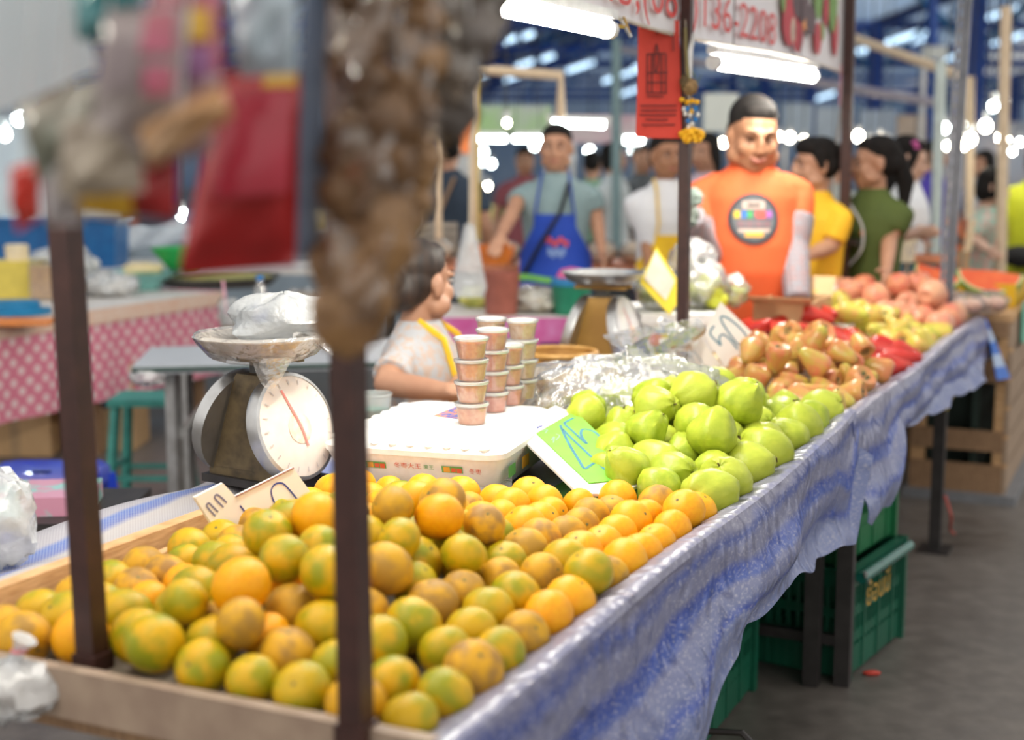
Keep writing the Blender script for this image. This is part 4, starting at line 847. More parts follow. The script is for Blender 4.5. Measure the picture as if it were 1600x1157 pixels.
def disc_on(cx, cz, r, m, nm, infl, sx=1, rings=8, seg=28): 
    mb = MB(); vs = [fr(cx, cz, infl)]; fs = []
    for i in range(1, rings+1):
        for q in range(seg): vs.append(fr(cx+sx*r*i/rings*math.cos(2*pi*q/seg), cz+r*i/rings*math.sin(2*pi*q/seg), infl))
    for q in range(seg): fs.append((0, 1+q, 1+(q+1) % seg))
    for i in range(rings-1):
        for q in range(seg): fs.append((1+i*seg+q, 1+(i+1)*seg+q, 1+(i+1)*seg+(q+1) % seg, 1+i*seg+(q+1) % seg))
    return part(nm, mb.add(vs, fs), m, om, local=True)
def rect_on(x0, x1, z0, z1, m, nm='print_block', infl=.012): return part(nm, MB().grid(lambda i, j: fr(x0+(x1-x0)*i, z0+(z1-z0)*j, infl), 4, 3), m, om, local=True)
BX, BZ = -.010, 1.262
disc_on(BX, BZ, .094, mat('badge_black', (.035,.035,.045), rough=.6), 'shirt_badge', .007); disc_on(BX, BZ, .080, mat('badge_grey', (.13,.15,.17), rough=.6), 'shirt_badge', .009)
rect_on(BX-.042, BX+.042, BZ+.036, BZ+.066, mat('badge_cream', (.60,.46,.40))); rect_on(BX-.024, BX+.024, BZ+.047, BZ+.056, MC['badge_black'], infl=.014)
for x0, x1, c_, nm in ((-.072,-.050,(.80,.55,.04),'y'), (-.046,-.026,(.03,.16,.60),'b'), (-.024,-.006,(.05,.42,.10),'g'), (.006,.044,(.80,.10,.08),'r'), (.048,.068,(.42,.13,.50),'v')): rect_on(BX+x0, BX+x1, BZ+.004, BZ+.030, mat('badge_'+nm, c_))
for x0 in (-.062, -.030, .004, .036): rect_on(BX+x0, BX+x0+.026, BZ-.030, BZ-.006, mat('badge_mauve', (.22,.13,.15)))
rect_on(BX-.034, BX+.034, BZ-.066, BZ-.048, mat('badge_amber', (.85,.42,.05))); rect_on(BX-.058, BX+.058, BZ-.048, BZ-.036, MC['badge_cream'])
# --- seller at the table
FLO = mat('floral_blouse', (.46,.47,.50), (.52,.40,.34), .8, scale=42, lo=.44, hi=.52)
sx, sy = PY(655, 600, 4.25).x, 4.25
om2 = person('seated woman seller in a floral blouse and yellow apron, face turned away', sx, sy, math.radians(75), 1.60, 1.12, 1.15, SKIN, FLO, mat('brown_trousers', (.10,.06,.05), rough=.8), 'bun', HAIRB, (math.radians(62), .02, 0),
    {'R': (PY(604, 600, 3.98), PY(700, 612, 3.80), V((0,0,-1))), 'L': (PY(735, 590, 4.30), PY(712, 605, 4.05), V((0,0,-1)))}, .62, .008, sit=.385, fem=True, curl=(.25,.25), headk=1.12)
o2, fr2 = om2[0], om2[1]
YEL = mat('yellow_cotton', (.85,.55,.02), (.76,.47,.02), .75)
apron_on(o2, fr2, YEL, .62, 1.24, .14, .09)
stl = thing('plastic_stool', 'grey plastic stool the seated seller sits on', 'stool', (sx, sy, 0)); GRY = mat('grey_plastic', (.25,.26,.28))
part('seat', MB().box((sx, sy, .42), (.30,.30,.03)), GRY, stl)
for i in (-1, 1):
    for j in (-1, 1): part('leg', MB().beam((sx+i*.15, sy+j*.15, 0), (sx+i*.12, sy+j*.12, .41), .035), GRY, stl)
# --- man in the blue apron
ax, ay = PY(868, 500, 7.0).x, 7.0
TEAL = mat('grey_teal_cotton', (.26,.36,.38), (.20,.29,.31), .8, scale=6)
pa = person('man in grey-green t-shirt and royal blue apron leaning on a basket', ax, ay, -.08, 1.66, 1.0, 1.0, SKIN, TEAL, mat('dark_trousers', (.03,.03,.045), rough=.8), 'short', HAIR, (-.05, .02, 0),
    {'R': (PY(806, 322, 6.95), PY(781, 372, 6.62), V((0,0,-1))), 'L': (PY(930, 330, 7.02), PY(940, 392, 6.9))}, .62, .0085, curl=(.3,.4))
RB = mat('royal_blue_cotton', (.012,.07,.50), (.008,.05,.40), .7, scale=8)
apron_on(pa[0], pa[1], RB, .50, 1.27, .185, .105)
part('apron_pocket_seam', MB().tube([pa[1](-.10+.02*k, .955-.022*math.sin(pi*k/10), .024) for k in range(11)], .0035, 6), mat('pale_piping', (.35,.40,.62)), pa[0], local=True)
part('apron_print', MB().grid(lambda i, j: pa[1](-.04+.11*i, 1.12+.03*j+.012*math.sin(i*12), .024), 14, 2), mat('red_logo', (.62,.07,.10)), pa[0], local=True); part('apron_print', MB().grid(lambda i, j: pa[1](-.035+.09*i, 1.06+.04*j+.010*math.sin(i*15), .024), 14, 2), mat('pale_blue_logo', (.22,.34,.68)), pa[0], local=True)
part('bag_strap', MB().tube([pa[1](.07, 1.425, .035), pa[1](.03, 1.28, .034), pa[1](-.06, 1.14, .034), pa[1](-.15, .98, .03), pa[4](-.20, .03, .88)], .016, 8, flat=.6), mat('black_webbing', (.015,.015,.018), rough=.7), pa[0], local=True)
part('shoulder_bag', lump(pa[4](-.235, .06, .78), (.06,.11,.13), 2, spike=.05), MC['black_webbing'], pa[0], local=True)
# --- woman in white with a yellow apron
WHC = mat('white_cotton', (.74,.76,.80), (.66,.68,.73), .8, scale=6)
pw = person('woman in a white t-shirt and yellow apron by the brown post', PY(1037, 500, 6.9).x, 6.9, .15, 1.62, .98, 1.05, SKINB, WHC, MC['dark_trousers'], 'bun', HAIR, (.12, .05, 0), {'R': (PY(1010, 365, 6.92), PY(1015, 420, 6.7))}, .60, .0095, fem=True)
apron_on(pw[0], pw[1], YEL, .50, 1.20, .16, .085)
# --- man in yellow looking left
py_ = person('young man in a yellow shirt looking left behind the man in orange', PY(1268, 500, 6.25).x, 6.25, math.radians(-62), 1.575, 1.0, 1.0, SKIN, mat('golden_cotton', (.88,.52,.02), (.78,.44,.015), .75, scale=5), MC['dark_trousers'], 'mop', HAIR, (-.25, .05, 0), {'L': (PY(1298, 385, 6.1), PY(1262, 400, 5.92)), 'R': (PY(1250, 380, 6.4), PY(1240, 415, 6.2))}, .75, .0095, headk=1.06)
# --- woman in olive green
pg = person('woman in an olive green t-shirt with a black ponytail facing left', PY(1358, 480, 6.35).x, 6.35, math.radians(-48), 1.585, .98, 1.05, SKIN, mat('olive_cotton', (.085,.12,.022), (.065,.095,.018), .8, scale=6), mat('blue_jeans', (.05,.08,.18), rough=.8), 'tail', HAIR, (math.radians(-38), .05, 0), {'L': (PY(1390, 370, 6.25), PY(1385, 425, 6.05))}, .60, .0095, fem=True, headk=1.05)
part('shirt_logo', MB().ell(pg[1](.045, 1.27, .012), (.014,.004,.018), None, 8, 6), mat('orange_logo', (.75,.22,.06)), pg[0], local=True)
# --- woman in white with a pink hair clip
pc_ = person('woman in a white blouse with a pink hair clip looking down to the right', PY(1408, 480, 7.3).x, 7.3, math.radians(72), 1.60, .95, 1.0, SKINL, mat('bright_white_cotton', (.82,.85,.88), (.75,.79,.83), .8), mat('blue_jeans', (.05,.08,.18), rough=.8), 'long', HAIR, (.05, .30, 0), {'R': (PY(1408, 372, 7.1), PY(1437, 366, 6.9)), 'L': (PY(1425, 360, 7.4), PY(1443, 362, 7.05))}, .70, .010, fem=True)
q = pc_[2](-.070, .0, .085); part('hair_clip', MB().ell(q+V((0,0,.008)), (.016,.020,.012), None, 8, 6).ell(q+V((0,-.01,-.016)), (.014,.018,.011), None, 8, 6), mat('pink_plastic', (.80,.16,.48)), pc_[0], local=True)
# --- woman bending over the far counter
pb = person('woman with short black hair bending over the far counter', PY(1516, 480, 8.3).x, 8.3, math.radians(70), 1.52, .95, 1.0, SKINL, mat('mint_print', (.30,.58,.48), (.70,.45,.40), .8, scale=30, lo=.45, hi=.55), MC['dark_trousers'], 'bob', HAIR, (.05, .30, 0), {'R': (PY(1520, 375, 8.15), PY(1545, 392, 7.9))}, .6, .011, fem=True, sit=.10, lean=.15)
# --- person in lime at the right edge
pli = person('person in a lime yellow jersey with blue emblem at the right edge', PY(1612, 480, 8.6).x, 8.6, math.radians(150), 1.60, 1.05, 1.05, SKIN, mat('lime_jersey', (.62,.66,.02), (.55,.60,.02), .7), MC['dark_trousers'], 'long', mat('plum_hair', (.05,.02,.04)), (0, 0, 0), None, .6, .010, face=False)
part('emblem', MB().ell(pli[4](-.04, .155, 1.24), (.045,.01,.05), None, 14, 8), mat('cyan_emblem', (.03,.42,.66)), pli[0], local=True); part('belt_bag', lump(pli[4](.05, .17, .98), (.15,.05,.07), 3, spike=.05), MC['black_webbing'], pli[0], local=True)
# --- shopper in dark blue at the back left
pn = person('shopper in a dark navy shirt seen from behind by the cream poles', PY(700, 500, 8.6).x, 8.6, math.radians(170), 1.66, 1.05, 1.0, SKIN, mat('navy_cotton', (.03,.05,.085), (.022,.038,.065), .8), MC['dark_trousers'], 'short', HAIR, (.3, 0, 0), None, .6, .012, face=False)
part('bag_strap', MB().tube([pn[4](-.07,.10,1.43), pn[4](0,.145,1.25), pn[4](.12,.13,1.02)], .012, 6), mat('tan_strap', (.35,.22,.13)), pn[0], local=True)
# --- more shoppers further back
BGP = [(1103, 232, 8.4, -40, 1.64, (.62,.50,.60), 'long', 'shopper in pale mauve behind the garland'), (1003, 258, 11.0, 20, 1.60, (.10,.11,.12), 'short', 'distant shopper in dark clothes left of the woman in white'), (1300, 262, 8.0, 150, 1.58, (.38,.42,.40), 'short', 'shopper in a grey shirt between the yellow and green shirts'),
       (958, 262, 10.6, 60, 1.60, (.60,.66,.68), 'bob', 'distant shopper in a pale shirt beside the grey-green pole'), (1458, 262, 11.0, 60, 1.62, (.08,.05,.42), 'short', 'shopper in a violet shirt behind the slotted post'), (820, 268, 11.4, 0, 1.58, (.30,.08,.10), 'short', 'distant shopper in maroon left of the blue apron man'),
       (925, 285, 11.4, 170, 1.55, (.25,.45,.30), 'short', 'distant shopper in green right of the blue apron man'), (1535, 300, 10.8, -60, 1.55, (.55,.60,.66), 'bob', 'distant shopper in pale blue at far right')]
for u, v, Y, a, h, c_, hr, lab in BGP:
    p = PY(u, v, Y); person(lab, p.x, Y, math.radians(a), h, 1.0, 1.0, SKIN, mat('cloth_%d' % u, c_, rough=.8), MC['dark_trousers'], hr, HAIR, (0, .05, 0), None, .6, .015, face=(abs(a) < 70))
# ================================================================== hanging snack packets close to the lens
HB = thing('hanging_rail', 'steel rail overhead from which the snack packets hang', 'rail', V((-.3, 1.3, 2.02))); part('bar', MB().tube([V((-.8, 1.30, 2.02)), V((.12, 1.30, 2.02))], .012, 10), STEEL, HB)
def pillow(P, th, seed, nu=14, nv=16, wr=.006):
    """packet from four pixel corners at its own distance: two bulging skins"""
    g = random.Random(seed); ph = [g.random()*6 for _ in range(4)]; mb = MB(); a, b_, c_, d_ = P; nrm = (b_-a).cross(d_-a).normalized()
    for s in (1, -1):
        def fn(i, j):
            p = (a.lerp(b_, i)).lerp(d_.lerp(c_, i), j); bul = th*(max(0, math.sin(pi*i)*math.sin(pi*min(1, max(0, (j-.06)/.88))))**.5); w_ = wr*(math.sin(9*i+ph[0]+4*j)+math.sin(7*j+ph[1]-5*i)+.6*math.sin(17*j+11*i+ph[2]))*min(1, 6*i, 6*(1-i), 6*j, 6*(1-j))
            return p+nrm*s*(bul+w_*.6)
        mb.grid(fn, nu, nv)
    return mb
def packet(label, Y, px, m, th=.025, seed=1, parts=(), fm=None, cat='snack packet', tilt=0):
    P = [PY(u, v, Y+(tilt if k in (1, 2) else 0)) for k, (u, v) in enumerate(px)]; cen = sum(P, V())/4; top = max(P, key=lambda p: p.z); nrm = (P[1]-P[0]).cross(P[3]-P[0]).normalized()
    if nrm.y > 0: nrm = -nrm
    o = thing('snack_packet', label, cat, cen); part('pouch', pillow(P, th, seed), m, o)
    tp = (P[0]+P[1])/2; part('hook', MB().tube([tp, V((tp.x, 1.30, 2.02))], .0012, 5), STEEL, o)
    for nm, r4, mm, lift in parts:   # printed panels laid on the bulging front
        def fn(i, j):
            q, w = r4[0]+(r4[2]-r4[0])*i, r4[1]+(r4[3]-r4[1])*j; p = (P[0].lerp(P[1], q)).lerp(P[3].lerp(P[2], q), w); return p+nrm*(th*(max(0, math.sin(pi*q)*math.sin(pi*w))**.5)+.010+lift)
        part(nm, MB().grid(fn, 8, 8, .0008), mm, o)
    return o
FOILR = mat('red_foil', (.40,.010,.012), (.27,.007,.008), .34, .1, coat=.25, scale=9); FOILY = mat('yellow_foil', (.72,.42,.02), (.60,.34,.02), .35, coat=.3); FOILP = mat('pink_foil', (.46,.09,.17), (.36,.12,.13), .35, coat=.3)
SACH = mat('grey_green_pouch', (.19,.22,.17), (.30,.25,.20), .35, scale=9, coat=.4); PALE = mat('pale_pouch', (.36,.31,.30), (.26,.21,.21), .35, scale=8, coat=.4)
o = thing('sign_board', 'pale blank card hanging at the top left corner', 'sign', PY(60, 80, 1.22))
pl = Plane(PY(0, 0, 1.22), PY(150, 0, 1.26), PY(0, 160, 1.22)); part('board', MB().poly([pl.hit(*p) for p in ((-60,-60), (118,-60), (152,108), (10,172), (-60,190))], pl.n, .003), mat('pale_blue_card', (.62,.70,.74), (.58,.66,.70), .6, scale=4), o)
part('hook', MB().tube([pl.hit(60, -58), V((pl.hit(60,-58).x, 1.30, 2.02))], .0012, 5), STEEL, o)
packet('grey-green snack packet with dark print hanging below the pale card', 1.08, [(25,165), (160,118), (215,235), (60,285)], SACH, .018, 2)
packet('teal topped snack packet at the top edge beside the pale card', 1.12, [(110,-70), (225,-60), (210,75), (120,60)], mat('teal_pouch', (.04,.22,.24), (.03,.16,.18), .35, coat=.4), .018, 3)
packet('clear and grey snack packet in the middle of the left cluster', 1.05, [(165,20), (290,5), (285,240), (140,225)], PALE, .022, 4, [('printed_panel', (.60,.06,.95,.34), FOILP, .001), ('printed_panel', (.66,.42,.95,.62), FOILP, .001), ('printed_panel', (.1,.25,.55,.6), mat('grey_print', (.26,.21,.22)), .001)])
packet('pink and orange snack packet behind the clear one', 1.10, [(235,-40), (345,-50), (350,140), (240,150)], FOILP, .02, 5, [('printed_panel', (.2,.35,.9,.6), FOILY, .001), ('printed_panel', (.45,.65,.9,.9), mat('violet_print', (.42,.20,.42)), .001)])
packet('white bag with a red end hanging lowest at far left', 1.14, [(15,262), (60,250), (64,340), (26,365)], mat('red_bag', (.62,.05,.03), (.50,.035,.025), .4), .014, 6)
packet('milky white bag tail above the left post', 1.09, [(62,235), (140,225), (128,350), (75,352)], mat('milk_pouch', (.46,.43,.44), (.38,.35,.37), .35, coat=.3), .014, 7)
packet('dark red snack packet with a yellow corner above the left post', 1.10, [(150,235), (280,215), (275,345), (125,325)], FOILR, .02, 8, [('printed_panel', (-.04,.52,.62,1.05), FOILY, .003), ('printed_panel', (.2,.0,.6,.45), PALE, .002)])
packet('pale tangled pouch hanging in front of the grey-green one', 1.06, [(95,190), (215,165), (225,300), (90,310)], mat('sand_pouch', (.40,.34,.26), (.30,.25,.20), .4, scale=10, coat=.3), .016, 14)
packet('mauve pouch filling the middle of the left cluster', 1.08, [(230,130), (350,110), (330,240), (215,260)], mat('mauve_pouch', (.40,.26,.28), (.32,.19,.20), .4, scale=10, coat=.3), .016, 15)
packet('beige and orange pouch sloping across the red packets', 1.03, [(215,200), (345,130), (365,180), (235,265)], mat('beige_pouch', (.44,.29,.17), (.50,.24,.08), .4, scale=8), .014, 9)
packet('big glossy red snack packet hanging beside the grey strip', 1.24, [(345,110), (470,105), (462,415), (278,432)], FOILR, .03, 10, [('printed_panel', (.25,.12,.95,.62), mat('crimson_print', (.46,.025,.055), (.36,.018,.035), .34, coat=.2), .002), ('printed_panel', (.62,.02,.98,.10), FOILY, .003)])
packet('pale blue packet above the big red one', 1.14, [(355,-60), (462,-60), (465,115), (372,120)], mat('ice_pouch', (.42,.52,.58), (.36,.44,.52), .35, coat=.4), .018, 11)
o = thing('display_strip', 'grey-blue plastic hanging strip between red and brown packets', 'strip', PY(485, 200, 1.25))
pl = Plane(PY(485, 0, 1.25), PY(520, 0, 1.27), PY(470, 400, 1.25)); part('strip', MB().poly([pl.hit(*p) for p in ((478,-60), (515,-60), (498,405), (460,400))], pl.n, .002), mat('slate_plastic', (.17,.21,.29), (.13,.17,.25), .4), o); part('hook', MB().tube([pl.hit(495,-58), V((pl.hit(495,-58).x, 1.30, 2.02))], .0012, 5), STEEL, o)
BROWN = [mat('dried_brown', (.20,.10,.035), (.08,.04,.016), .45, scale=22, bump=.5, dist=.01, coat=.3), mat('dried_tan', (.34,.19,.075), (.17,.085,.03), .45, scale=24, bump=.5, dist=.01, coat=.3), mat('dried_grey', (.15,.125,.11), (.06,.05,.045), .45, scale=22, bump=.5, dist=.01, coat=.3)]
HFILM = film('snack_film', (.90,.85,.78), opac=.02, gloss=.30, rough=.06, scale=8, bump=.8, dist=.02, fres=.10)
def snack_bag(label, Y, px, m, seed, nlumps=7):
    P = [PY(u, v, Y) for u, v in px]; cen = sum(P, V())/4; o = thing('snack_bag', label, 'snack bag', cen); part('bag_film', pillow(P, .026, seed, 16, 20, .010), HFILM, o); g = random.Random(seed)
    for k in range(nlumps):
        q, w = .22+.56*g.random(), .10+.82*(k+.5)/nlumps; p = (P[0].lerp(P[1], q)).lerp(P[3].lerp(P[2], q), w); L_ = (P[1]-P[0]).length
        part('dried_piece', lump(p, (L_*.36, .018, L_*.36), seed*10+k, 14, 9, .25), m, o)
    tp = (P[0]+P[1])/2; part('hook', MB().tube([tp, V((tp.x, 1.30, 2.02))], .0012, 5), STEEL, o)
snack_bag('brown dried snack bag, upper one of the middle column', 1.26, [(515,-60), (625,-60), (610,190), (525,200)], BROWN[0], 21)
snack_bag('brown dried snack bag halfway down the middle column', 1.25, [(522,180), (640,150), (625,345), (500,350)], BROWN[0], 22)
snack_bag('tan dried snack bag lowest in the middle column', 1.25, [(492,330), (640,315), (605,520), (512,535)], BROWN[1], 23, 9)
snack_bag('tan dried snack bag right of the middle column', 1.28, [(600,-50), (690,-50), (688,230), (612,250)], BROWN[1], 24)
snack_bag('glossy tan snack bag hanging beside the cream poles', 1.29, [(610,225), (690,190), (655,370), (600,400)], BROWN[1], 25)
snack_bag('grey-brown dried snack bag under the bright tube lamp', 1.31, [(680,55), (785,25), (715,200), (660,215)], BROWN[2], 26)
snack_bag('upper grey-brown dried snack bag by the bright tube lamp', 1.33, [(655,-60), (785,-60), (780,60), (670,75)], BROWN[2], 27)
snack_bag('narrow twisted snack bag tail above the middle post', 1.27, [(600,395), (650,370), (560,535), (535,540)], mat('tail_tan', (.60,.52,.42), (.45,.38,.28), .4), 28, 3)

# ================================================================== paper talisman and garland on the post
a = T(2.14, .535, 1.45); X = V((.93, .37, 0)).normalized(); ta = thing('talisman_paper', 'red printed talisman paper hanging on the brown post', 'paper', T(2.13, .53, 1.55))
pl = Plane(PY(1062, 30, 4.155), PY(1000, 30, 4.11), PY(1062, 215, 4.155)); TR = mat('red_paper', (.60,.055,.035), (.54,.045,.03), .7, scale=5)
cr_ = [(997,20), (1062,32), (1064,217), (993,215)]; P = [pl.hit(*p) for p in cr_]
part('sheet', MB().grid(lambda i, j: (P[0].lerp(P[1], i)).lerp(P[3].lerp(P[2], i), j)+pl.n*(.004*math.sin(i*5+j*3)), 10, 20, .0008), TR, ta)
PRT = mat('dark_red_print', (.12,.012,.012)); ZZ = lambda x, y: pl.hit(980+x*130/716, 20+y*210/1157)+pl.n*.0055
for q in ([(165,700),(165,350)], [(325,700),(325,350)], [(205,690),(205,350)], [(285,690),(285,350)], [(160,520),(340,515)], [(165,600),(330,600)], [(170,690),(330,690)], [(245,270),(225,400),(235,515),(265,400),(245,270)], [(160,360),(320,350)], [(245,100),(250,190)], [(385,190),(390,330)]): part('print_line', MB().ribbon([ZZ(*p) for p in q], pl.n, .0042, .0005), PRT, ta)
for y, x0, x1 in ((800,110,420), (840,110,420), (880,105,420), (920,155,340), (965,120,410), (100,110,220), (130,115,225), (720,165,325)):
    x = x0
    while x < x1-16: part('print_mark', MB().ribbon([ZZ(x, y-8), ZZ(x+8, y+6), ZZ(x+15, y-6)], pl.n, .0034, .0005), PRT, ta); x += 24
g0 = PY(1080, 50, 4.0); gd = thing('flower_garland', 'yellow and blue flower garland hanging on the brown post', 'garland', PY(1083, 200, 4.0))
G = lambda x, y, dy=0: PY(980+x*130/716, 20+y*210/1157, 4.135+dy)
part('dry_cluster', lump(G(545,640), (.021,.016,.022), 5, 16, 10, .25), mat('straw_brown', (.32,.20,.09), (.20,.12,.05), .8, scale=60), gd); part('dry_cluster', lump(G(490,600), (.013,.012,.022), 6, 12, 9, .3), STEM, gd)
part('dry_stalk', MB().tube([G(500,130), G(505,300), G(520,500), G(540,620)], [.004,.005,.006,.004], 6), mat('dry_leaf', (.28,.24,.09)), gd); part('dry_stalk', MB().tube([G(570,180), G(545,330), G(545,560)], [.007,.008,.004], 6), mat('silver_foil', (.70,.70,.70), rough=.25, metal=.8), gd)
part('leaf', MB().tube([G(600,600), G(580,540), G(550,470)], [.001,.004,.001], 6, flat=.4), mat('leaf_green', (.14,.24,.06)), gd); part('leaf', MB().tube([G(600,640), G(620,570), G(640,530)], [.001,.003,.001], 6, flat=.4), MC['leaf_green'], gd)
for k, (x, y) in enumerate(((470,750), (560,760), (600,770), (520,770))): part('yellow_flower', lump(G(x, y), (.008,.008,.007), 30+k, 10, 7, .3), mat('marigold', (.85,.48,.01), (.75,.38,.01), .7, scale=90), gd)
for k, (x, y) in enumerate(((520,825), (590,825), (525,930), (590,920))): part('blue_flower', MB().lathe([(.001,.007), (.007,.004), (.005,-.006), (.001,-.007)], G(x, y), 8), mat('blue_flower', (.01,.20,.60)), gd)
for k, (x, y) in enumerate(((490,830), (555,850), (540,880), (610,880), (500,870), (560,960), (530,985))): part('white_bud', MB().ell(G(x, y, .004), (.006,.006,.008), None, 8, 6), mat('white_bud', (.75,.75,.72)) if k != 1 else MC['marigold'], gd)
part('marigold_head', lump(G(560,1050), (.036,.026,.019), 9, 26, 14, .22), MC['marigold'], gd)
for k in range(26): q = k*2.4; part('petal_tuft', lump(G(560,1050)+V((.033*math.cos(q)*(.4+.6*(k % 5)/4), -.012+.02*math.sin(q), -.004+.015*math.sin(k*1.7))), (.007,.006,.006), k, 8, 6, .3), MC['marigold'], gd)
part('string', MB().tube([G(500,60), G(520,400), G(540,1000)], .0012, 5), mat('thread', (.6,.55,.45)), gd)
fork = thing('tongs', 'small metal tongs hanging from the banner hem', 'tongs', PY(975, 40, 3.75)); part('arm', MB().tube([PY(966, 24, 3.78), PY(986, 58, 3.78)], .005, 6), STEEL, fork); part('arm', MB().tube([PY(974, 26, 3.78), PY(986, 58, 3.78)], .004, 6), mat('brass', (.45,.28,.08), rough=.35, metal=.7), fork); part('clip', MB().tube([PY(960, 40, 3.78), PY(978, 42, 3.78)], .006, 6), MC['brass'], fork)

# ================================================================== crates under the table
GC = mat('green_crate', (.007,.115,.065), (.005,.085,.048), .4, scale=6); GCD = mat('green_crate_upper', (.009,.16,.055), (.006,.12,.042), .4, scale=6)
def crate(label, c, yaw, W, D, Hh, m, rod=False, txt=None):
    """c: near corner on the floor; W runs along the customer side, D goes back"""
    o = thing('plastic_crate', label, 'crate', c); e = V((math.sin(yaw), math.cos(yaw), 0)); g = V((-math.cos(yaw), math.sin(yaw), 0)); c = V(c); z = V((0,0,1))
    a = math.atan2(e.y, e.x)
    part('base', MB().box(c+e*W/2+g*D/2+z*.012, (W*.96, D*.96, .024), a), m, o)
    for nm, p, q, L in (('side', c, e, W), ('side', c+g*D, e, W), ('end', c, g, D), ('end', c+e*W, g, D)):
        sd = part('%s_panel' % nm, MB().beam(p+q*.0+z*(Hh-.025), p+q*L+z*(Hh-.025), .026, .05), m, o); out = g if q is e else e
        for zz in (.05, Hh*.36, Hh*.60): part('bar', MB().beam(p+z*zz, p+q*L+z*zz, .010, .030 if zz > .06 else .08), m, sd)
        nS = int(L/.030)
        for k in range(nS+1): part('slat', MB().beam(p+q*(L*k/nS)+z*.01, p+q*(L*k/nS)+z*(Hh-.03), .011 if k % 4 else .016, .011 if k % 4 else .02), m, sd)
        inn = (g if p == c else -g) if q is e else (e if p == c else -e)
        part('inner_wall', MB().beam(p+inn*.012+z*(Hh*.80), p+inn*.012+q*L+z*(Hh*.80), .006, Hh*.22), m, sd)
    for p in (c, c+e*W, c+g*D, c+e*W+g*D): part('corner_post', MB().beam(p+z*.0, p+z*Hh, .034, .034), m, o)
    if rod:
        f = c-g*.03+z*(Hh-.02); part('handle', MB().tube([f+e*.02, f+e*(W-.02)], .017, 12), mat('teal_rod', (.01,.15,.12), rough=.25, coat=.5), o); part('handle_hook', MB().tube([f+e*(.03+.018*math.cos(k*pi/8))+z*(-.0+.022*math.sin(k*pi/8-1.2))-g*.012 for k in range(13)], .004, 6), STEEL, o)
    if txt: letters(txt, .095, c+e*.11-g*.016+z*(Hh*.60), e, z, mat('gold_paint', (.62,.36,.05)), o, .001, .20)
    return o
yw = math.radians(33.7)
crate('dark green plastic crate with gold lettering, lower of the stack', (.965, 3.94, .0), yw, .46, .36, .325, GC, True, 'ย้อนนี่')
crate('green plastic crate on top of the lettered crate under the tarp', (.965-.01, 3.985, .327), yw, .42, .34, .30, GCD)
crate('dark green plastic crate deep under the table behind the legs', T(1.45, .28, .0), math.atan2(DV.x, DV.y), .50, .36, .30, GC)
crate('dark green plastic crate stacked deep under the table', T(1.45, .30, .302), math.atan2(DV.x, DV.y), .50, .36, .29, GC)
o = thing('waste_basket', 'dull yellow slatted basket lying on the floor under the tarp', 'basket', PZ(1140, 1110, .0)); b0 = T(1.22, .02, 0); o.location = b0
for k in range(9): part('slat', MB().beam(b0+NV*(.035*k-.1)+V((0,0,.01)), b0+NV*(.035*k-.1)+V((0,0,.13)), .018, .008), mat('dull_yellow', (.36,.33,.10), rough=.5), o)
for z in (.02, .13): part('rim', MB().beam(b0-NV*.12+V((0,0,z)), b0+NV*.20+V((0,0,z)), .02, .02), MC['dull_yellow'], o)
part('base', MB().box(b0+NV*.04+DV*.10+V((0,0,.01)), (.22,.32,.02), YAW), MC['dull_yellow'], o); part('handle', MB().tube([b0+NV*.2+V((0,0,.13)), b0+NV*.16+V((0,0,.17)), b0+NV*.08+V((0,0,.18)), b0+NV*.02+V((0,0,.13))], .008, 6), DARKMETAL, o)
one('litter', MB().ell(PZ(1362, 1052, .006), (.028,.014,.008), None, 8, 6), mat('red_scrap', (.55,.05,.03)), 'small red scrap on the concrete floor by the crate', 'litter', PZ(1362, 1052, 0))

# ================================================================== neighbouring stall at the right
ws = thing('slatted_counter', 'rough wooden slatted counter of the next stall at right', 'counter', T(4.56, -.12, 0)); e0 = 4.56
def wbeam(a, b_, w, h, nm='plank', m=None): part(nm, MB().beam(a, b_, w, h), m or WOODD, ws)
for z, h in ((.10,.13), (.27,.09), (.58,.10), (.765,.07)): wbeam(T(e0, -.11, z), T(e0, .28, z), .02, h)
SP_ = mat('side_plank', (.42,.31,.22), (.32,.23,.16), .7, scale=5, stretch=(2,20,20))
for k in range(6):
    x = e0-(.2 if k % 2 else 0)
    while x < 6.3: a_, c_ = max(x, e0), min(x+.40, 6.3); wbeam(T(a_, -.12-.003*random.random(), .10+.128*k), T(c_, -.12-.003*random.random(), .10+.128*k), .018, .110, m=SP_); x += .412
for s, t in ((e0+.03,-.10), (e0+.03,.25), (5.5,-.09), (6.25,-.09), (6.25,.25)): wbeam(T(s, t, 0), T(s, t, .80), .06, .05, 'post', WOOD)
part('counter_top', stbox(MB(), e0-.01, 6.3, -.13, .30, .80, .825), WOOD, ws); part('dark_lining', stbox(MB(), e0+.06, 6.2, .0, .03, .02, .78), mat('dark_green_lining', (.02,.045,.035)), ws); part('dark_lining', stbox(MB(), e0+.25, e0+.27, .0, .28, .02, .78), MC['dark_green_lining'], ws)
part('green_cloth', MB().grid(lambda i, j: T(4.75+1.5*i, -.145-.012*math.sin(i*23)*j, .86-.17*j*(1+.15*math.sin(i*9))), 40, 8, .003), mat('aqua_net', (.22,.55,.40), (.16,.46,.34), .6), ws, 'aqua green cloth along the counter edge')
part('plinth', stbox(MB(), e0-.05, 6.3, -.18, .30, .0, .04), mat('grey_slab', (.22,.23,.25)), ws)
YC = mat('yellow_crate', (.82,.50,.01), (.72,.42,.01), .4)
yc = thing('yellow_tray', 'yellow plastic tray under the watermelon slices', 'tray', T(5.0, .3, .83)); 
part('floor_panel', stbox(MB(), 4.9, 5.45, -.10, .28, .828, .84), YC, yc)
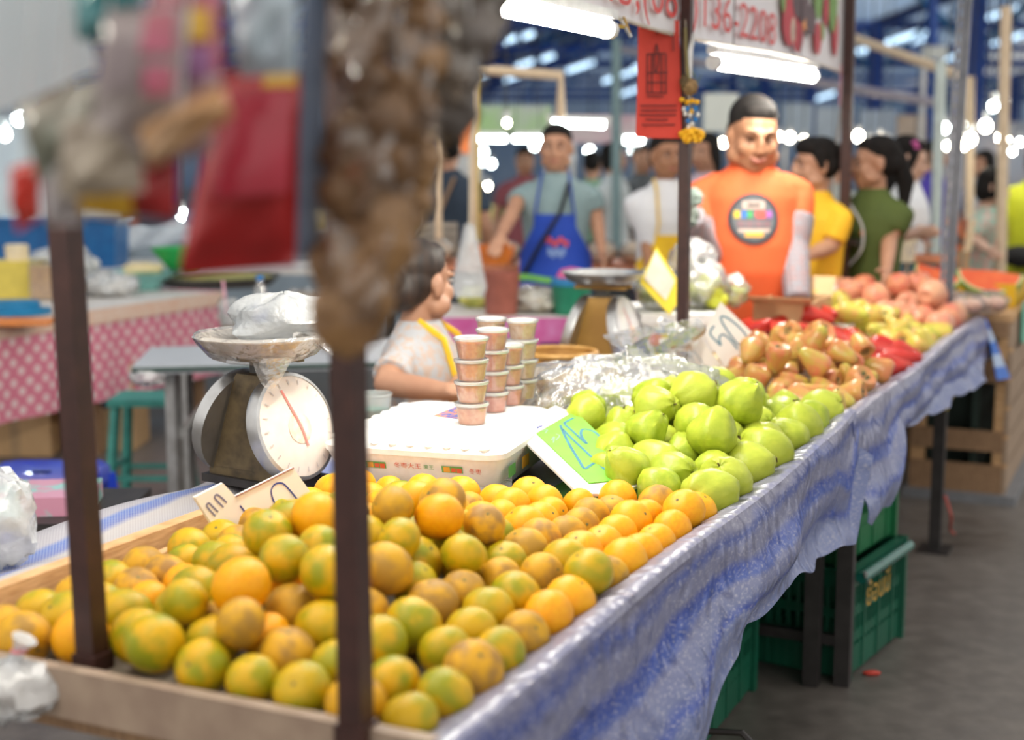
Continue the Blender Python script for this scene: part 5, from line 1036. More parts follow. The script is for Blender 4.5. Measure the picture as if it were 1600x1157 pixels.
for (s0, s1, t0, t1) in ((4.9,5.45,-.10,-.08), (4.9,5.45,.26,.28), (4.9,4.92,-.08,.26), (5.43,5.45,-.08,.26)): part('wall_panel', stbox(MB(), s0, s1, t0, t1, .84, .93), YC, yc)
def melon(label, c, r, yaw, tilt, roll, th=.09, span=(0, 1)):
    """a thick slice cut from a melon: half round, flesh towards the customer, rind along the curve below"""
    o = thing('watermelon_slice', label, 'watermelon', c); M = Matrix.Rotation(yaw, 3, 'Z') @ Matrix.Rotation(tilt, 3, 'X') @ Matrix.Rotation(roll, 3, 'Y'); c = V(c); n = 28
    def shell(r0, r1, m, nm):
        mb = MB(); L_ = []
        for k in range(n+1):
            a = -pi*(span[0]+(span[1]-span[0])*k/n); e = V((1.25*math.cos(a), 0, math.sin(a))); L_.append([c+M @ (e*rr+V((0, y*(1-.35*(rr/r)**2), 0))) for rr, y in ((r0, -th/2), (r1, -th/2), (r1, th/2), (r0, th/2))])
        part(nm, mb.rings(L_), m, o)
    shell(r*.955, r, mat('melon_rind', (.10,.30,.05), (.32,.45,.12), .35, scale=16), 'rind'); shell(r*.90, r*.954, mat('melon_white', (.74,.74,.42)), 'pith'); shell(.004, r*.899, mat('melon_flesh', (.86,.17,.045), (.78,.11,.03), .3, scale=14), 'flesh')
    return o
a = PY(1466, 428, 6.35); melon('narrow watermelon slice left of the slotted post', a, .085, math.radians(-12), math.radians(-38), math.radians(24), .07)
a = PY(1545, 432, 6.5); melon('wide orange-red watermelon slice right of the slotted post', a, .118, math.radians(-8), math.radians(-42), math.radians(6))
for k, (u, v) in enumerate(((1508, 482), (1545, 478), (1478, 474))):
    c = PZ(u, v+14, .83); c.z = .84; o = thing('wrapped_pack', ('film-wrapped fruit pack at the corner of the wooden counter', 'largest film-wrapped fruit pack before the wide watermelon slice', 'film-wrapped fruit pack behind the slotted post')[k], 'fruit pack', c)
    part('wrap', lump(c+V((0,0,.045)), (.085,.07,.05), 60+k, 20, 12, .12), MC['clear_film'], o); 
    for q in range(4): part('fruit_piece', lump(c+V((.03*(-1)**q, .025*(1 if q > 1 else -1), .04)), (.032,.03,.03), 70+q, 12, 8, .1), mat('pomelo_pink', (.80,.34,.22), (.80,.52,.38), .5, scale=20), o)
c = T(4.75, .62, .83); one('melon', MB().ell(T(4.75, .62, .90), (.07,.07,.068), None, 18, 12), mat('cantaloupe', (.72,.46,.24), (.62,.38,.18), .6, scale=50), 'pale round melon behind the apples', 'melon', c)
# bins and cards of the counter behind
gbn = thing('grey_tub', 'slate blue tub with an orange rim behind the watermelon slices', 'tub', PY(1440, 470, 6.9)); c = PY(1443, 440, 7.0); c.z = .83; gbn.location = c; part('pedestal', MB().box((c.x, c.y+.02, .413), (.20,.20,.826)), WOODD, gbn)
part('tub_wall', MB().lathe([(.11,0), (.14,.17), (.125,.17), (.10,.02), (.001,.02)], c, 28), mat('slate_tub', (.16,.28,.33)), gbn); part('rim', MB().tube([c+V((.14*math.cos(2*pi*k/30), .14*math.sin(2*pi*k/30), .175)) for k in range(31)], .014, 8), mat('salmon_rim', (.75,.28,.14)), gbn)
sg = Plane(PY(1410, 405, 6.6), PY(1440, 405, 6.63), PY(1412, 370, 6.63)); cc = card('price_card', 'cream price card on a stick in front of the white blouse', [(1407, 410), (1428, 410), (1434, 372), (1412, 378)], sg, .004, mat('cream_card', (.80,.68,.48))); part('stick', MB().tube([sg.hit(1418, 410)-sg.n*.004, sg.hit(1416, 445)-sg.n*.004], .004, 6), WOOD, cc); write(cc, sg, [[(1420,400),(1418,385)], [(1424,400),(1430,380)]], .004, INK)
one('jar', MB().lathe([(.035,0), (.04,.05), (.02,.09), (.02,.11)], PY(1467, 452, 6.7), 16), mat('red_jar', (.60,.03,.02)), 'small red bottle beside the slotted post', 'bottle', PY(1467, 452, 6.7))
for nm, lab, Y, px, m_ in (('book_sign', 'dark and orange printed board right of the slotted post', 7.2, ((1495, 345), (1512, 342), (1510, 390), (1492, 392)), mat('dark_poster', (.09,.07,.07), (.60,.18,.08), .6, scale=14, lo=.5, hi=.56)), ('price_board', 'cream upright board beside the dark printed board', 7.1, ((1514, 345), (1526, 342), (1518, 392), (1506, 394)), MC['cream_card'])):
    P = [PY(u, v, Y) for u, v in px]; c = (P[2]+P[3])/2; o = thing(nm, lab, 'sign', V((c.x, Y, .826))); part('board', MB().poly(P, V((0,-1,0)), .01), m_, o); part('stake', MB().beam(V((c.x, Y+.012, .826)), V((c.x, Y+.012, c.z+.1)), .02), WOOD, o)
for k in range(6):
    p = T(5.78+.19*(k//2), .17-.235*(k % 2), .826); o = thing('clear_tray', 'clear lidded food tray, %s' % ('first','second','third','fourth','fifth','sixth','seventh')[k], 'tray', p); o['label'] = 'clear lidded food tray, %s from the left on the wooden counter' % ('first','second','third','fourth','fifth','sixth','last')[k]
    part('tray', MB().box(p+V((0,0,.025)), (.17,.22,.05), YAW), CUPM, o); part('food', MB().box(p+V((0,0,.018)), (.155,.2,.03), YAW), mat('food_%d' % (k % 3), ((.75,.28,.10), (.70,.60,.30), (.30,.45,.15))[k % 3], scale=40), o)
# ================================================================== box of guava slices, cardboard box
FX0, FX1, FY0, FY1 = PZ(1000, 490, .985).x, PZ(1128, 486, .985).x, 4.66, 5.08
st2 = thing('side_stand', 'dark stand under the foam box of guava slices', 'stand', V(((FX0+FX1)/2, 4.87, 0))); part('stand_top', MB().box(((FX0+FX1)/2, 4.87, .765), (FX1-FX0+.06, .46, .02)), WOODD, st2)
for x in (FX0, FX1):
    for y in (4.68, 5.06): part('leg', MB().box((x, y, .377), (.035, .035, .754)), DARKMETAL, st2)
b2 = thing('foam_box', 'white foam box with a yellow label under the bagged guava slices', 'box', V(((FX0+FX1)/2, 4.87, .776))); part('body', MB().box(((FX0+FX1)/2, 4.87, .866), (FX1-FX0-.02, FY1-FY0-.02, .18)), FOAM, b2); part('lid_rim', MB().box(((FX0+FX1)/2, 4.87, .97), (FX1-FX0, FY1-FY0, .03)), FOAM, b2)
part('label_panel', MB().box((FX0+.11, FY0+.009, .87), (.12, .003, .10)), mat('label_yellow', (.85,.58,.02)), b2); part('label_stripe', MB().box((FX0+.11, FY0+.009, .928), (.12, .003, .012)), mat('label_blue', (.12,.25,.50)), b2); part('label_dot', MB().ell((FX0+.05, FY0+.008, .90), (.022,.003,.022)), mat('label_red', (.70,.06,.04)), b2)
GS = mat('guava_flesh', (.56,.58,.04), (.42,.48,.03), .4, scale=14)
for k, (u, v, Y, r) in enumerate(((1026, 455, 4.80, (.075,.10,.075)), (1094, 448, 4.86, (.098,.11,.085)), (1148, 462, 4.92, (.05,.07,.055)), (1082, 412, 4.90, (.085,.075,.08)))):
    p = PY(u, v, Y); p.z = max(p.z, .988+r[2]*.95) if k < 3 else p.z; o = thing('guava_slice_bag', ('clear bag of cut guava left of the brown post on the foam box', 'large clear bag of cut guava right of the brown post', 'small green bag of cut guava at the right end of the foam box', 'loose top of the large guava bag before the orange shirt')[k], 'bag', p-V((0,0,r[2])))
    part('bag_film', lump(p, r, 80+k, 30, 18, .2), MC['crinkly_film'], o)
    if k < 3:
        g = random.Random(k)
        for q in range(7): part('guava_slice', lump(p+V((g.uniform(-.6,.6)*r[0], g.uniform(-.5,.5)*r[1], -.25*r[2]+g.uniform(-.35,.4)*r[2])), (r[0]*.46, r[1]*.42, r[2]*.36), q+k*9, 12, 8, .12), GS, o)
pl = Plane(PY(1010, 470, 4.62), PY(1060, 470, 4.66), PY(1010, 400, 4.66)); yc2 = card('price_card', 'folded yellow and white card propped on the guava slice bags', [(1026, 386), (1072, 458), (1046, 492), (1000, 442)], pl, .004, mat('yellow_card', (.88,.70,.05), (.84,.66,.05), .6)); part('white_face', MB().poly([pl.hit(*p)+pl.n*.003 for p in ((1024, 392), (1054, 440), (1040, 470), (1006, 436))], pl.n, .002), mat('cream_paper', (.88,.80,.66)), yc2)
cb = thing('cardboard_box', 'open brown cardboard box in front of the orange shirt', 'box', T(3.35, .52, .79)); q0, q1, r0, r1 = 3.16, 3.50, .42, .63
for (s0, s1, t0, t1) in ((q0,q1,r0,r0+.006), (q0,q1,r1-.006,r1), (q0,q0+.006,r0+.006,r1-.006), (q1-.006,q1,r0+.006,r1-.006)): part('wall_panel', stbox(MB(), s0, s1, t0, t1, .787, .985), CBOX, cb)
part('base_panel', stbox(MB(), q0, q1, r0, r1, .787, .792), CBOX, cb); part('flap', MB().poly([T(q0, r0, .985), T(q0, r1, .985), T(q0-.08, r1+.02, 1.01), T(q0-.08, r0-.02, 1.01)], V((0,0,1)), .004), CBOX, cb); part('flap', MB().poly([T(q1, r0, .985), T(q1, r1, .985), T(q1+.06, r1, 1.05), T(q1+.06, r0, 1.05)], V((0,0,1)), .004), CBOX, cb)
# ================================================================== pink polka-dot stall at the left
def dot_mat():
    m, nt, b = nodes('pink_polka_cloth'); tc = N_(nt, 'ShaderNodeTexCoord'); mp = N_(nt, 'ShaderNodeMapping'); mp.inputs['Scale'].default_value = (Lp*15, .46*15, 1); mp.inputs['Rotation'].default_value = (0, 0, pi/4); nt.links.new(tc.outputs['UV'], mp.inputs[0])
    vo = N_(nt, 'ShaderNodeTexVoronoi'); vo.voronoi_dimensions = '2D'; vo.inputs['Randomness'].default_value = .12; vo.inputs['Scale'].default_value = 1; nt.links.new(mp.outputs[0], vo.inputs['Vector'])
    col = ramp(nt, vo.outputs['Distance'], [(.24, (.84,.66,.68)), (.34, (.72,.22,.32))]); nt.links.new(col, b.inputs['Base Color']); b.inputs['Roughness'].default_value = .55; return m
A0, A1 = PZ(-60, 515, .75), PZ(342, 457, .75); Lp = (A1-A0).length; PK = dot_mat(); dx = (A1-A0).normalized(); dn = V((-dx.y, dx.x, 0)); Lp = (A1-A0).length
pt = thing('market_table', 'table with a pink polka-dot cloth at the left', 'table', A0); Q = lambda a, b_, z: V((A0+dx*a+dn*b_).to_tuple()[:2]+(z,))
part('table_top', MB().poly([Q(0,0,.748), Q(Lp,0,.748), Q(Lp,1.0,.748), Q(0,1.0,.748)], V((0,0,1)), .03), mat('pale_top', (.74,.72,.70)), pt)
part('cloth', MB().grid(lambda i, j: Q(Lp*i, -.012-.012*math.sin(i*31)*j, .755-.46*j), 60, 8, .003), PK, pt, 'pink tablecloth with white dots'); part('cloth', MB().grid(lambda i, j: Q(Lp+.012+.008*math.sin(i*15)*j, 1.0*i, .755-.42*j), 20, 8, .003), PK, pt)
part('cloth_band', MB().grid(lambda i, j: Q(Lp*i, -.024, .757-.075*j), 30, 2, .002), mat('peach_band', (.78,.52,.40), (.80,.62,.52), .6, scale=18), pt)
for a in (.08, Lp*.5, Lp-.08):
    for b_ in (.1, .9): part('leg', MB().beam(Q(a, b_, 0), Q(a, b_, .72), .05), WOODD, pt)
def at_p(u, v, z=.752): p = PZ(u, v, z); return p
def blob(label, cat, nm, u, v, z, r, m, seed, spike=.12, film_=None):
    c = PZ(u, v, z); o = thing(nm, label, cat, c); part('contents', lump(c+V((0,0,r[2]*.9)), r, seed, 22, 13, spike), m, o)
    if film_: part('bag_film', lump(c+V((0,0,r[2]*.98)), tuple(k*1.08 for k in r), seed+50, 22, 13, spike*1.4), film_, o)
    return o
c = PZ(20, 468, .752); o = thing('snack_tin', 'yellow box with a cream lid at the left of the polka table', 'box', c); part('body', MB().box(c+V((0,.1,.10)), (.30,.16,.20)), mat('tin_yellow', (.72,.58,.10)), o); part('lid', MB().lathe([(.06,.20), (.062,.28), (.05,.285), (.001,.285)], c+V((0,.1,0)), 24), mat('lid_cream', (.82,.70,.48)), o)
c = PZ(75, 470, .752); o = thing('snack_jar', 'clear square jar of golden snacks beside the yellow box', 'jar', c); part('jar_wall', MB().box(c+V((0,.1,.10)), (.20,.16,.20)), CUPM, o); part('snacks', MB().box(c+V((0,.1,.09)), (.185,.145,.17)), mat('golden_snack', (.75,.40,.08), (.45,.20,.03), .4, scale=34), o)
blob('milky bag of snacks behind the golden jar', 'bag', 'snack_sack', 100, 448, .752, (.20,.12,.11), mat('milk_sack', (.72,.72,.70)), 3, .15, MILKY)
blob('small milky bag right of the left post', 'bag', 'snack_sack', 172, 462, .752, (.15,.12,.06), mat('milk_sack', (.72,.72,.70)), 5, .2, MILKY)
c = PZ(225, 452, .752); o = thing('aqua_tray', 'pale aqua tray with a pastry on the polka table', 'tray', c); part('tray', MB().lathe([(.001,.06), (.10,.06), (.20,.10), (.21,.10), (.11,.045), (.09,.0), (.001,.0)], c, 30), mat('aqua_plastic', (.30,.66,.62)), o); part('pastry', lump(c+V((0,0,.11)), (.11,.08,.04), 4), mat('pastry', (.80,.66,.38)), o)
c = PZ(20, 492, .752); o = thing('blue_lid', 'bright blue plastic lid at the front of the polka table', 'lid', c); part('disc', MB().lathe([(.16,0), (.165,.02), (.11,.024), (.11,.055), (.10,.06), (.001,.06)], c+V((0,.06,0)), 30), mat('cyan_plastic', (.01,.22,.45)), o)
c = PZ(0, 508, .752); one('orange_folder', MB().box(c+V((.05,.06,.008)), (.36,.22,.014)), mat('orange_sheet', (.78,.25,.05)), 'flat orange sheet at the edge of the polka table', 'sheet', c)
c = PZ(360, 449, .752); o = thing('food_pan', 'wide flat pan of green food at the right of the polka table', 'pan', c+V((-.1,.15,0))); c = c+V((-.1,.15,0)); part('pan', MB().lathe([(.001,.01), (.30,.01), (.36,.06), (.37,.06), (.31,.0), (.001,.0)], c, 36), mat('pan_grey', (.22,.21,.20), rough=.35, metal=.5), o); part('food', MB().lathe([(.335,.045), (.25,.065), (.1,.07), (.001,.072)], c, 30), mat('green_food', (.48,.42,.16), (.28,.30,.08), .6, scale=30), o)
TUBB = mat('blue_tub', (.01,.13,.36), (.008,.10,.30), .4)
for k, (u, v, Y, w, h, lab) in enumerate(((150, 420, 9.0, .36, .32, 'blue plastic tub behind the left post'), (60, 415, 9.2, .5, .30, 'long blue tub behind the yellow box'))):
    c = PY(u, v, Y); o = thing('storage_tub', lab, 'tub', V((c.x, Y, c.z))); part('tub_body', MB().box((c.x, Y, c.z+h/2), (w, .34, h), taper=.9), TUBB, o); part('rim', MB().box((c.x, Y, c.z+h), (w+.03, .37, .03)), TUBB, o)
c = PY(285, 420, 8.2); o = thing('green_bowl', 'green plastic bowl behind the pastry tray', 'bowl', c); part('bowl', MB().lathe([(.08,0), (.17,.11), (.175,.12), (.16,.115), (.07,.01), (.001,.01)], c, 28), mat('bowl_green', (.02,.40,.08)), o)
bt_ = thing('back_table', 'table with stacked tubs behind the polka-dot table', 'table', V((-2.4, 9.2, 0))); part('table_top', MB().box((-2.6, 9.15, .80), (3.2, .9, .03)), mat('pale_top', (.74,.72,.70)), bt_)
for x in (-4.1, -1.1): part('leg', MB().box((x, 8.9, .39), (.05,.05,.78)), DARKMETAL, bt_)
one('plastic_sheet', MB().grid(lambda i, j: PY(-40+380*i, 350+34*j+5*math.sin(i*21), 9.8-.2*j)+V((0,0,.015*math.sin(i*40+j*5))), 50, 6, .003), film('sheet_film', (.90,.94,.97), opac=.55, gloss=.4, rough=.2, scale=9), 'crumpled clear plastic sheet stretched behind the blue tubs', 'sheet', PY(150, 384, 9.6))
for k, (u, v, w, h, lab) in enumerate(((40, 690, .36, .34, 'cardboard box left of the left post under the polka table'), (178, 680, .30, .46, 'taller cardboard box with dark print under the polka table'), (110, 700, .3, .30, 'cardboard box behind the left post under the polka table'))):
    c = PZ(u, v+60, 0); c = PY(u, v, 7.2+.15*k); o = thing('cardboard_box', lab, 'box', V((c.x, c.y, 0))); part('carton', MB().box((c.x, c.y, h/2), (w, .3, h)), CBOX, o); part('tape', MB().box((c.x, c.y-.1505, h/2), (.05, .001, h)), mat('tape', (.45,.30,.16)), o)
    if k == 1: part('printed_mark', MB().add([(c.x+.06*math.cos(q*.8)*(1+.3*(q % 2)), c.y-.1515, h*.62+.07*math.sin(q*.8)) for q in range(8)], [tuple(range(8))]), mat('dark_blue_print', (.05,.06,.12)), o)
# grey folding table, cup, bottle, stools
B0 = PZ(206, 574, .72); gt = thing('folding_table', 'grey folding table behind the dark scale', 'table', V((B0.x, B0.y, 0))); TX, TY = V((.97,.24,0)).normalized(), V((-.12,.99,0)).normalized(); GQ = lambda a, b_, z: V((B0.x, B0.y, 0))+TX*a+TY*b_+V((0,0,z))
part('table_top', MB().poly([GQ(0,0,.722), GQ(1.15,-.1,.722), GQ(1.15,.62,.722), GQ(.0,.55,.722)], V((0,0,1)), .03), mat('grey_laminate', (.52,.55,.60), (.47,.50,.55), .35), gt); part('edge_band', MB().tube([GQ(0,0,.708), GQ(1.15,-.1,.708)], .010, 6), mat('edge_green', (.03,.07,.06)), gt)
for a, b_ in ((.14,.06), (.14,.5), (1.05,.05), (1.05,.55)): part('leg', MB().beam(GQ(a, b_, 0), GQ(a, b_, .70), .045), STEEL, gt)
part('brace', MB().beam(GQ(.14,.06,.42), GQ(.36,.06,.69), .022), STEEL, gt); part('knotted_plastic', lump(GQ(.05,.02,.68), (.07,.05,.035), 3, spike=.25), MILKY, gt)
c = PZ(358, 528, .723); o = thing('iced_coffee', 'clear cup of iced coffee with a pink straw on the grey table', 'cup', c); part('cup_wall', MB().lathe([(.032,0), (.048,.13)], c, 24, cap=False), CUPM, o); part('coffee', MB().lathe([(.030,.003), (.037,.055), (.001,.056)], c, 20), mat('coffee', (.34,.20,.10)), o); part('ice', MB().lathe([(.038,.057), (.044,.10), (.001,.105)], c, 20), film('ice', (.9,.9,.9), opac=.5), o); part('lid', MB().lathe([(.05,.13), (.045,.15), (.03,.175), (.001,.18)], c, 24), CUPM, o); part('straw', MB().tube([c+V((.0,0,.02)), c+V((-.02,0,.25))], .006, 8), mat('pink_straw', (.78,.40,.50)), o)
c = PZ(408, 520, .723); o = thing('water_bottle', 'clear water bottle with a blue label on the grey table', 'bottle', c); part('bottle', MB().lathe([(.032,0), (.034,.16), (.03,.19), (.014,.225), (.014,.24)], c, 24), CUPM, o); part('label_wrap', MB().lathe([(.0345,.05), (.0345,.13)], c, 24, cap=False), mat('blue_label', (.02,.12,.55)), o); part('cap', MB().lathe([(.016,.235), (.016,.258), (.001,.259)], c, 16), mat('blue_cap', (.02,.20,.55)), o)
blob('clear bag of mixed snacks beside the water bottle', 'bag', 'snack_sack', 470, 520, .723, (.12,.10,.09), mat('mixed_snack', (.40,.28,.14), (.20,.14,.08), .6, scale=30), 8, .2, CLEAR)
c = PZ(232, 800, 0); c = V((PY(236, 700, 6.15).x, 6.15, 0)); o = thing('tall_stool', 'teal wooden stool under the grey table', 'stool', c); TL = mat('teal_paint', (.05,.30,.26), (.035,.23,.20), .5)
part('seat', MB().box(c+V((0,0,.45)), (.30,.26,.03)), TL, o)
for i in (-1, 1):
    for j in (-1, 1): part('leg', MB().beam(c+V((i*.155, j*.14, 0)), c+V((i*.12, j*.10, .44)), .032), TL, o)
    part('stretcher', MB().beam(c+V((-.14, i*.125, .12)), c+V((.14, i*.125, .12)), .02), TL, o); part('stretcher', MB().beam(c+V((i*.145, -.12, .16)), c+V((i*.145, .12, .16)), .02), TL, o)
c = V((PY(66, 760, 4.72).x, 4.72, 0)); o = thing('low_stool', 'royal blue plastic stool at the left', 'stool', c); BS = mat('blue_stool', (.012,.05,.55), (.01,.04,.46), .28, coat=.4)
part('seat', MB().rings([[c+V((sx_*.19*k, sy_*.19*k, z)) for sx_, sy_ in ((-1,-.8), (-.8,-1), (.8,-1), (1,-.8), (1,.8), (.8,1), (-.8,1), (-1,.8))] for k, z in ((1.0,.385), (1.0,.43), (.94,.445), (.3,.44))]), BS, o); part('grip_hole', MB().box(c+V((0,0,.4425)), (.06,.03,.003)), mat('hole', (.005,.01,.08)), o)
for i in (-1, 1):
    for j in (-1, 1): part('leg', MB().beam(c+V((i*.195, j*.195, 0)), c+V((i*.165, j*.165, .40)), .06, .045), BS, o)
one('folded_packages', MB().box(V((PY(55, 820, 3.7).x, 3.7, .60)), (.32,.22,.05), .1), mat('pink_pack', (.66,.30,.42), (.30,.62,.58), .35, scale=12, lo=.46, hi=.54, coat=.5), 'shiny pink and aqua package in front of the blue stool', 'package', V((PY(55, 820, 3.7).x, 3.7, .575)))
o = thing('side_shelf', 'small dark shelf carrying the shiny package', 'shelf', V((-1.15, 3.75, 0))); part('shelf_top', MB().box((PY(30, 820, 3.7).x, 3.72, .565), (.6,.4,.02)), DARKMETAL, o); part('leg', MB().box((PY(30, 820, 3.7).x-.2, 3.72, .28), (.04,.04,.555)), DARKMETAL, o); part('leg', MB().box((PY(30, 820, 3.7).x+.2, 3.72, .28), (.04,.04,.555)), DARKMETAL, o)
p = PZ(5, 880, TZ+.02); o = thing('plastic_bag', 'white plastic bag at the left edge on the woven sheet', 'bag', p); part('bag_body', lump(p+V((-.02,.03,.07)), (.07,.06,.085), 12, spike=.2), MILKY, o)
p = PZ(28, 1085, TZ+.0); o = thing('plastic_bag', 'knotted clear plastic bag at the near left corner of the tray', 'bag', p); part('bag_body', lump(p+V((-.005,-.02,.015)), (.07,.05,.04), 13, spike=.2), MILKY, o); part('knot', MB().tube([p+V((.0,-.02,.045)), p+V((.012,-.02,.07)), p+V((.02,-.02,.085))], [.012,.008,.018], 8), MILKY, o); part('rubber_band', MB().tube([p+V((.012+.009*math.cos(k), -.02+.009*math.sin(k), .068)) for k in range(7)], .003, 5), mat('pink_band', (.75,.25,.28)), o)

# ================================================================== stall behind the seller
ms = thing('cooked_food_table', 'table with a magenta cloth before the man in the blue apron', 'table', V((.1, 6.4, 0))); part('table_top', MB().box((.13, 6.45, .79), (1.05, .62, .03)), mat('pale_top', (.74,.72,.70)), ms)
part('cloth', MB().grid(lambda i, j: V((-.40+1.06*i, 6.13-.01*math.sin(i*19)*j, .81-(.11+.10*max(0, math.sin(i*7.5-.6)))*j)), 40, 6, .003), mat('magenta_cloth', (.55,.08,.30), (.62,.22,.48), .6, scale=12), ms)
for x in (-.35, .6):
    for y in (6.2, 6.7): part('leg', MB().box((x, y, .39), (.04,.04,.78)), DARKMETAL, ms)
c = PY(783, 487, 6.3); c.z = .806; one('brown_bucket', MB().lathe([(.07,0), (.085,.19), (.08,.19), (.066,.01), (.001,.01)], c, 20), mat('brick_plastic', (.33,.10,.07)), 'brick-brown plastic container on the magenta cloth', 'container', c)
c = PY(893, 485, 6.3); c.z = .806; o = thing('green_pail', 'dark green pail with blue and pink rim on the magenta cloth', 'pail', c); part('pail', MB().lathe([(.075,0), (.09,.13), (.085,.13), (.07,.01), (.001,.01)], c, 20), mat('pail_green', (.01,.20,.11)), o); part('blue_rim', MB().lathe([(.09,.132), (.092,.16), (.06,.165), (.001,.165)], c, 20), mat('pail_blue', (.03,.25,.55)), o); part('pink_lid', MB().lathe([(.07,.166), (.05,.20), (.001,.21)], c, 20), mat('pail_pink', (.75,.12,.32)), o)
c = PY(840, 478, 6.45); c.z = .806; blob('clear bag of food with silver film on the magenta cloth', 'bag', 'snack_sack', 838, 488, .806, (.13,.09,.055), mat('stew', (.42,.36,.24), (.60,.58,.52), .5, scale=30), 31, .25, CLEAR)
c = PY(835, 455, 6.6); c.z = .806; one('banana_leaf', MB().grid(lambda i, j: c+V((-.17+.36*i, -.05+.12*j, .10+.05*i+.02*math.sin(i*6)+.02*math.sin(pi*j))), 16, 5, .004), mat('leaf_bright', (.16,.45,.06), (.12,.36,.05), .4), 'bright green leaf bundle beside the green pail', 'leaf', c)
blob('bag of yellow vegetables at the left of the magenta cloth', 'bag', 'snack_sack', 745, 480, .806, (.08,.08,.05), mat('yellow_veg', (.68,.62,.16), (.40,.46,.10), .6, scale=26), 33, .2)
c = PY(735, 462, 7.4); o = thing('hanging_bag', 'long white plastic bag hanging behind the seller', 'bag', PY(733, 470, 6.0)); part('bag_body', MB().rings([[PY(733+w*math.cos(2*pi*q/14)*(1+.12*math.sin(5*q)), v, 6.0+.05*math.sin(2*pi*q/14)) for q in range(14)] for v, w in ((350,8), (380,14), (420,22), (450,28), (465,22))]), MILKY, o); part('string', MB().tube([PY(733, 350, 6.0), PY(735, 200, 6.0)], .003, 5), mat('thread', (.6,.55,.45)), o)
c = PY(790, 400, 6.7); o = thing('orange_basket', 'orange plastic basket under the hand of the blue apron man', 'basket', c); part('wall', MB().lathe([(.09,0), (.115,.075), (.115,.085), (.10,.08), (.08,.01), (.001,.01)], PY(768, 412, 6.7), 22), mat('orange_plastic', (.72,.19,.03)), o)
rk = thing('food_rack', 'shelf of packed food behind the blue apron man', 'shelf', V((-.1, 7.5, 0))); part('shelf_board', MB().box((.05, 7.55, .93), (1.5, .5, .03)), mat('salmon_board', (.70,.26,.14)), rk); part('front_board', MB().box((.05, 7.30, .80), (1.5, .02, .22)), mat('dark_front', (.06,.07,.08)), rk)
for x in (-.65, .75): part('leg', MB().box((x, 7.5, .46), (.05,.05,.92)), DARKMETAL, rk)
for k in range(8):
    p = V((-.55+.17*k, 7.45, .946)); o = thing('food_pack', 'pale wrapped food pack, %s from the left behind the apron man' % ('first','second','third','fourth','fifth','sixth','seventh','eighth')[k], 'food pack', p); part('food', lump(p+V((0,0,.055)), (.075,.09,.06), 40+k, 14, 9, .15), mat('pack_food', (.74,.58,.42), (.60,.42,.26), .6, scale=20), o); part('film', lump(p+V((0,0,.058)), (.082,.098,.066), 60+k, 16, 10, .2), CLEAR, o)
st_ = thing('woven_panel', 'grey slatted panel behind the seller at the left', 'panel', PY(690, 400, 7.6)); part('frame', MB().poly([PY(u, v, 8.02) for u, v in ((655, 348), (715, 348), (715, 420), (655, 420))], V((0,-1,0)), .02), mat('panel_grey', (.36,.33,.29)), st_)
for k in range(6): part('slat', MB().beam(PY(655, 353+12*k, 7.99), PY(715, 353+12*k, 7.99), .012, .022), mat('slat_grey', (.46,.42,.36)), st_)
part('post', MB().box(PY(660, 540, 8.04), (.03,.03,1.0)), STEEL, st_)

# ================================================================== far stalls: poles, panels, lamps, counters
def pole(label, u0, v0, u1, v1, Y, w, m, Y2=None):
    a, b_ = PY(u0, v0, Y), PY(u1, v1, Y2 or Y); o = thing('stall_pole', label, 'pole', min(a, b_, key=lambda p: p.z)); part('shaft', MB().tube([a, b_], w/2, 10), m, o); part('foot', MB().box(V((b_.x, b_.y, b_.z+.01)), (w*1.6, w*1.6, .02)), m, o)
CREAM = mat('cream_paint', (.78,.62,.44), (.70,.55,.38), .5); YP = mat('yellow_paint', (.80,.58,.06)); PG = mat('pale_green_paint', (.62,.72,.70)); GP_ = mat('grey_teal_paint', (.18,.28,.30))
def foot(Y): return HZ+F*CAMH/Y+8
pole('yellow and cream stall pole left of the blue apron man', 738, 120, 742, foot(8.0), 8.0, .045, CREAM); pole('yellow stall pole right beside the cream one', 744, 120, 748, foot(8.02), 8.02, .03, YP)
pole('cream stall pole behind the navy shirt', 682, 180, 692, foot(7.7), 7.7, .04, CREAM); pole('grey-green pole behind the red talisman paper', 963, 60, 963, foot(10), 10, .07, GP_)
pole('pale leaning pole left of the slotted post', 1470, 95, 1452, foot(8.0), 8.0, .06, PG); pole('wooden pole at the right before the lime jersey', 1572, 10, 1558, foot(8.05), 8.05, .06, CREAM); pole('thin wooden pole behind the slotted post', 1516, 120, 1512, foot(9.5), 9.5, .06, CREAM); pole('thin dark blue pole left of the leaning pole', 1457, -40, 1457, foot(14), 14, .10, BLUE)
fr_ = thing('pipe_frame', 'cream pipe frame above the blue apron man', 'frame', PY(875, 180, 8.5)); part('pipe', MB().tube([PY(735, 108, 8.2), PY(876, 118, 8.2), PY(876, 185, 8.2)], .03, 8), CREAM, fr_); part('pipe', MB().tube([PY(740, 108, 8.2), PY(740, 640, 8.2)], .02, 8), CREAM, fr_)
rl = thing('roof_rail', 'cream canopy rail sloping down to the leaning pole', 'rail', PY(1400, 90, 9)); part('pipe', MB().tube([PY(1335, 60, 9.4), PY(1500, 118, 8.2)], .03, 8), CREAM, rl); rl2 = thing('roof_rail', 'long pale rail crossing below the banner', 'rail', PY(1200, 100, 12)); part('pipe', MB().tube([PY(960, 75, 13), PY(1460, 160, 11)], .035, 8), mat('mauve_paint', (.42,.38,.44)), rl2)
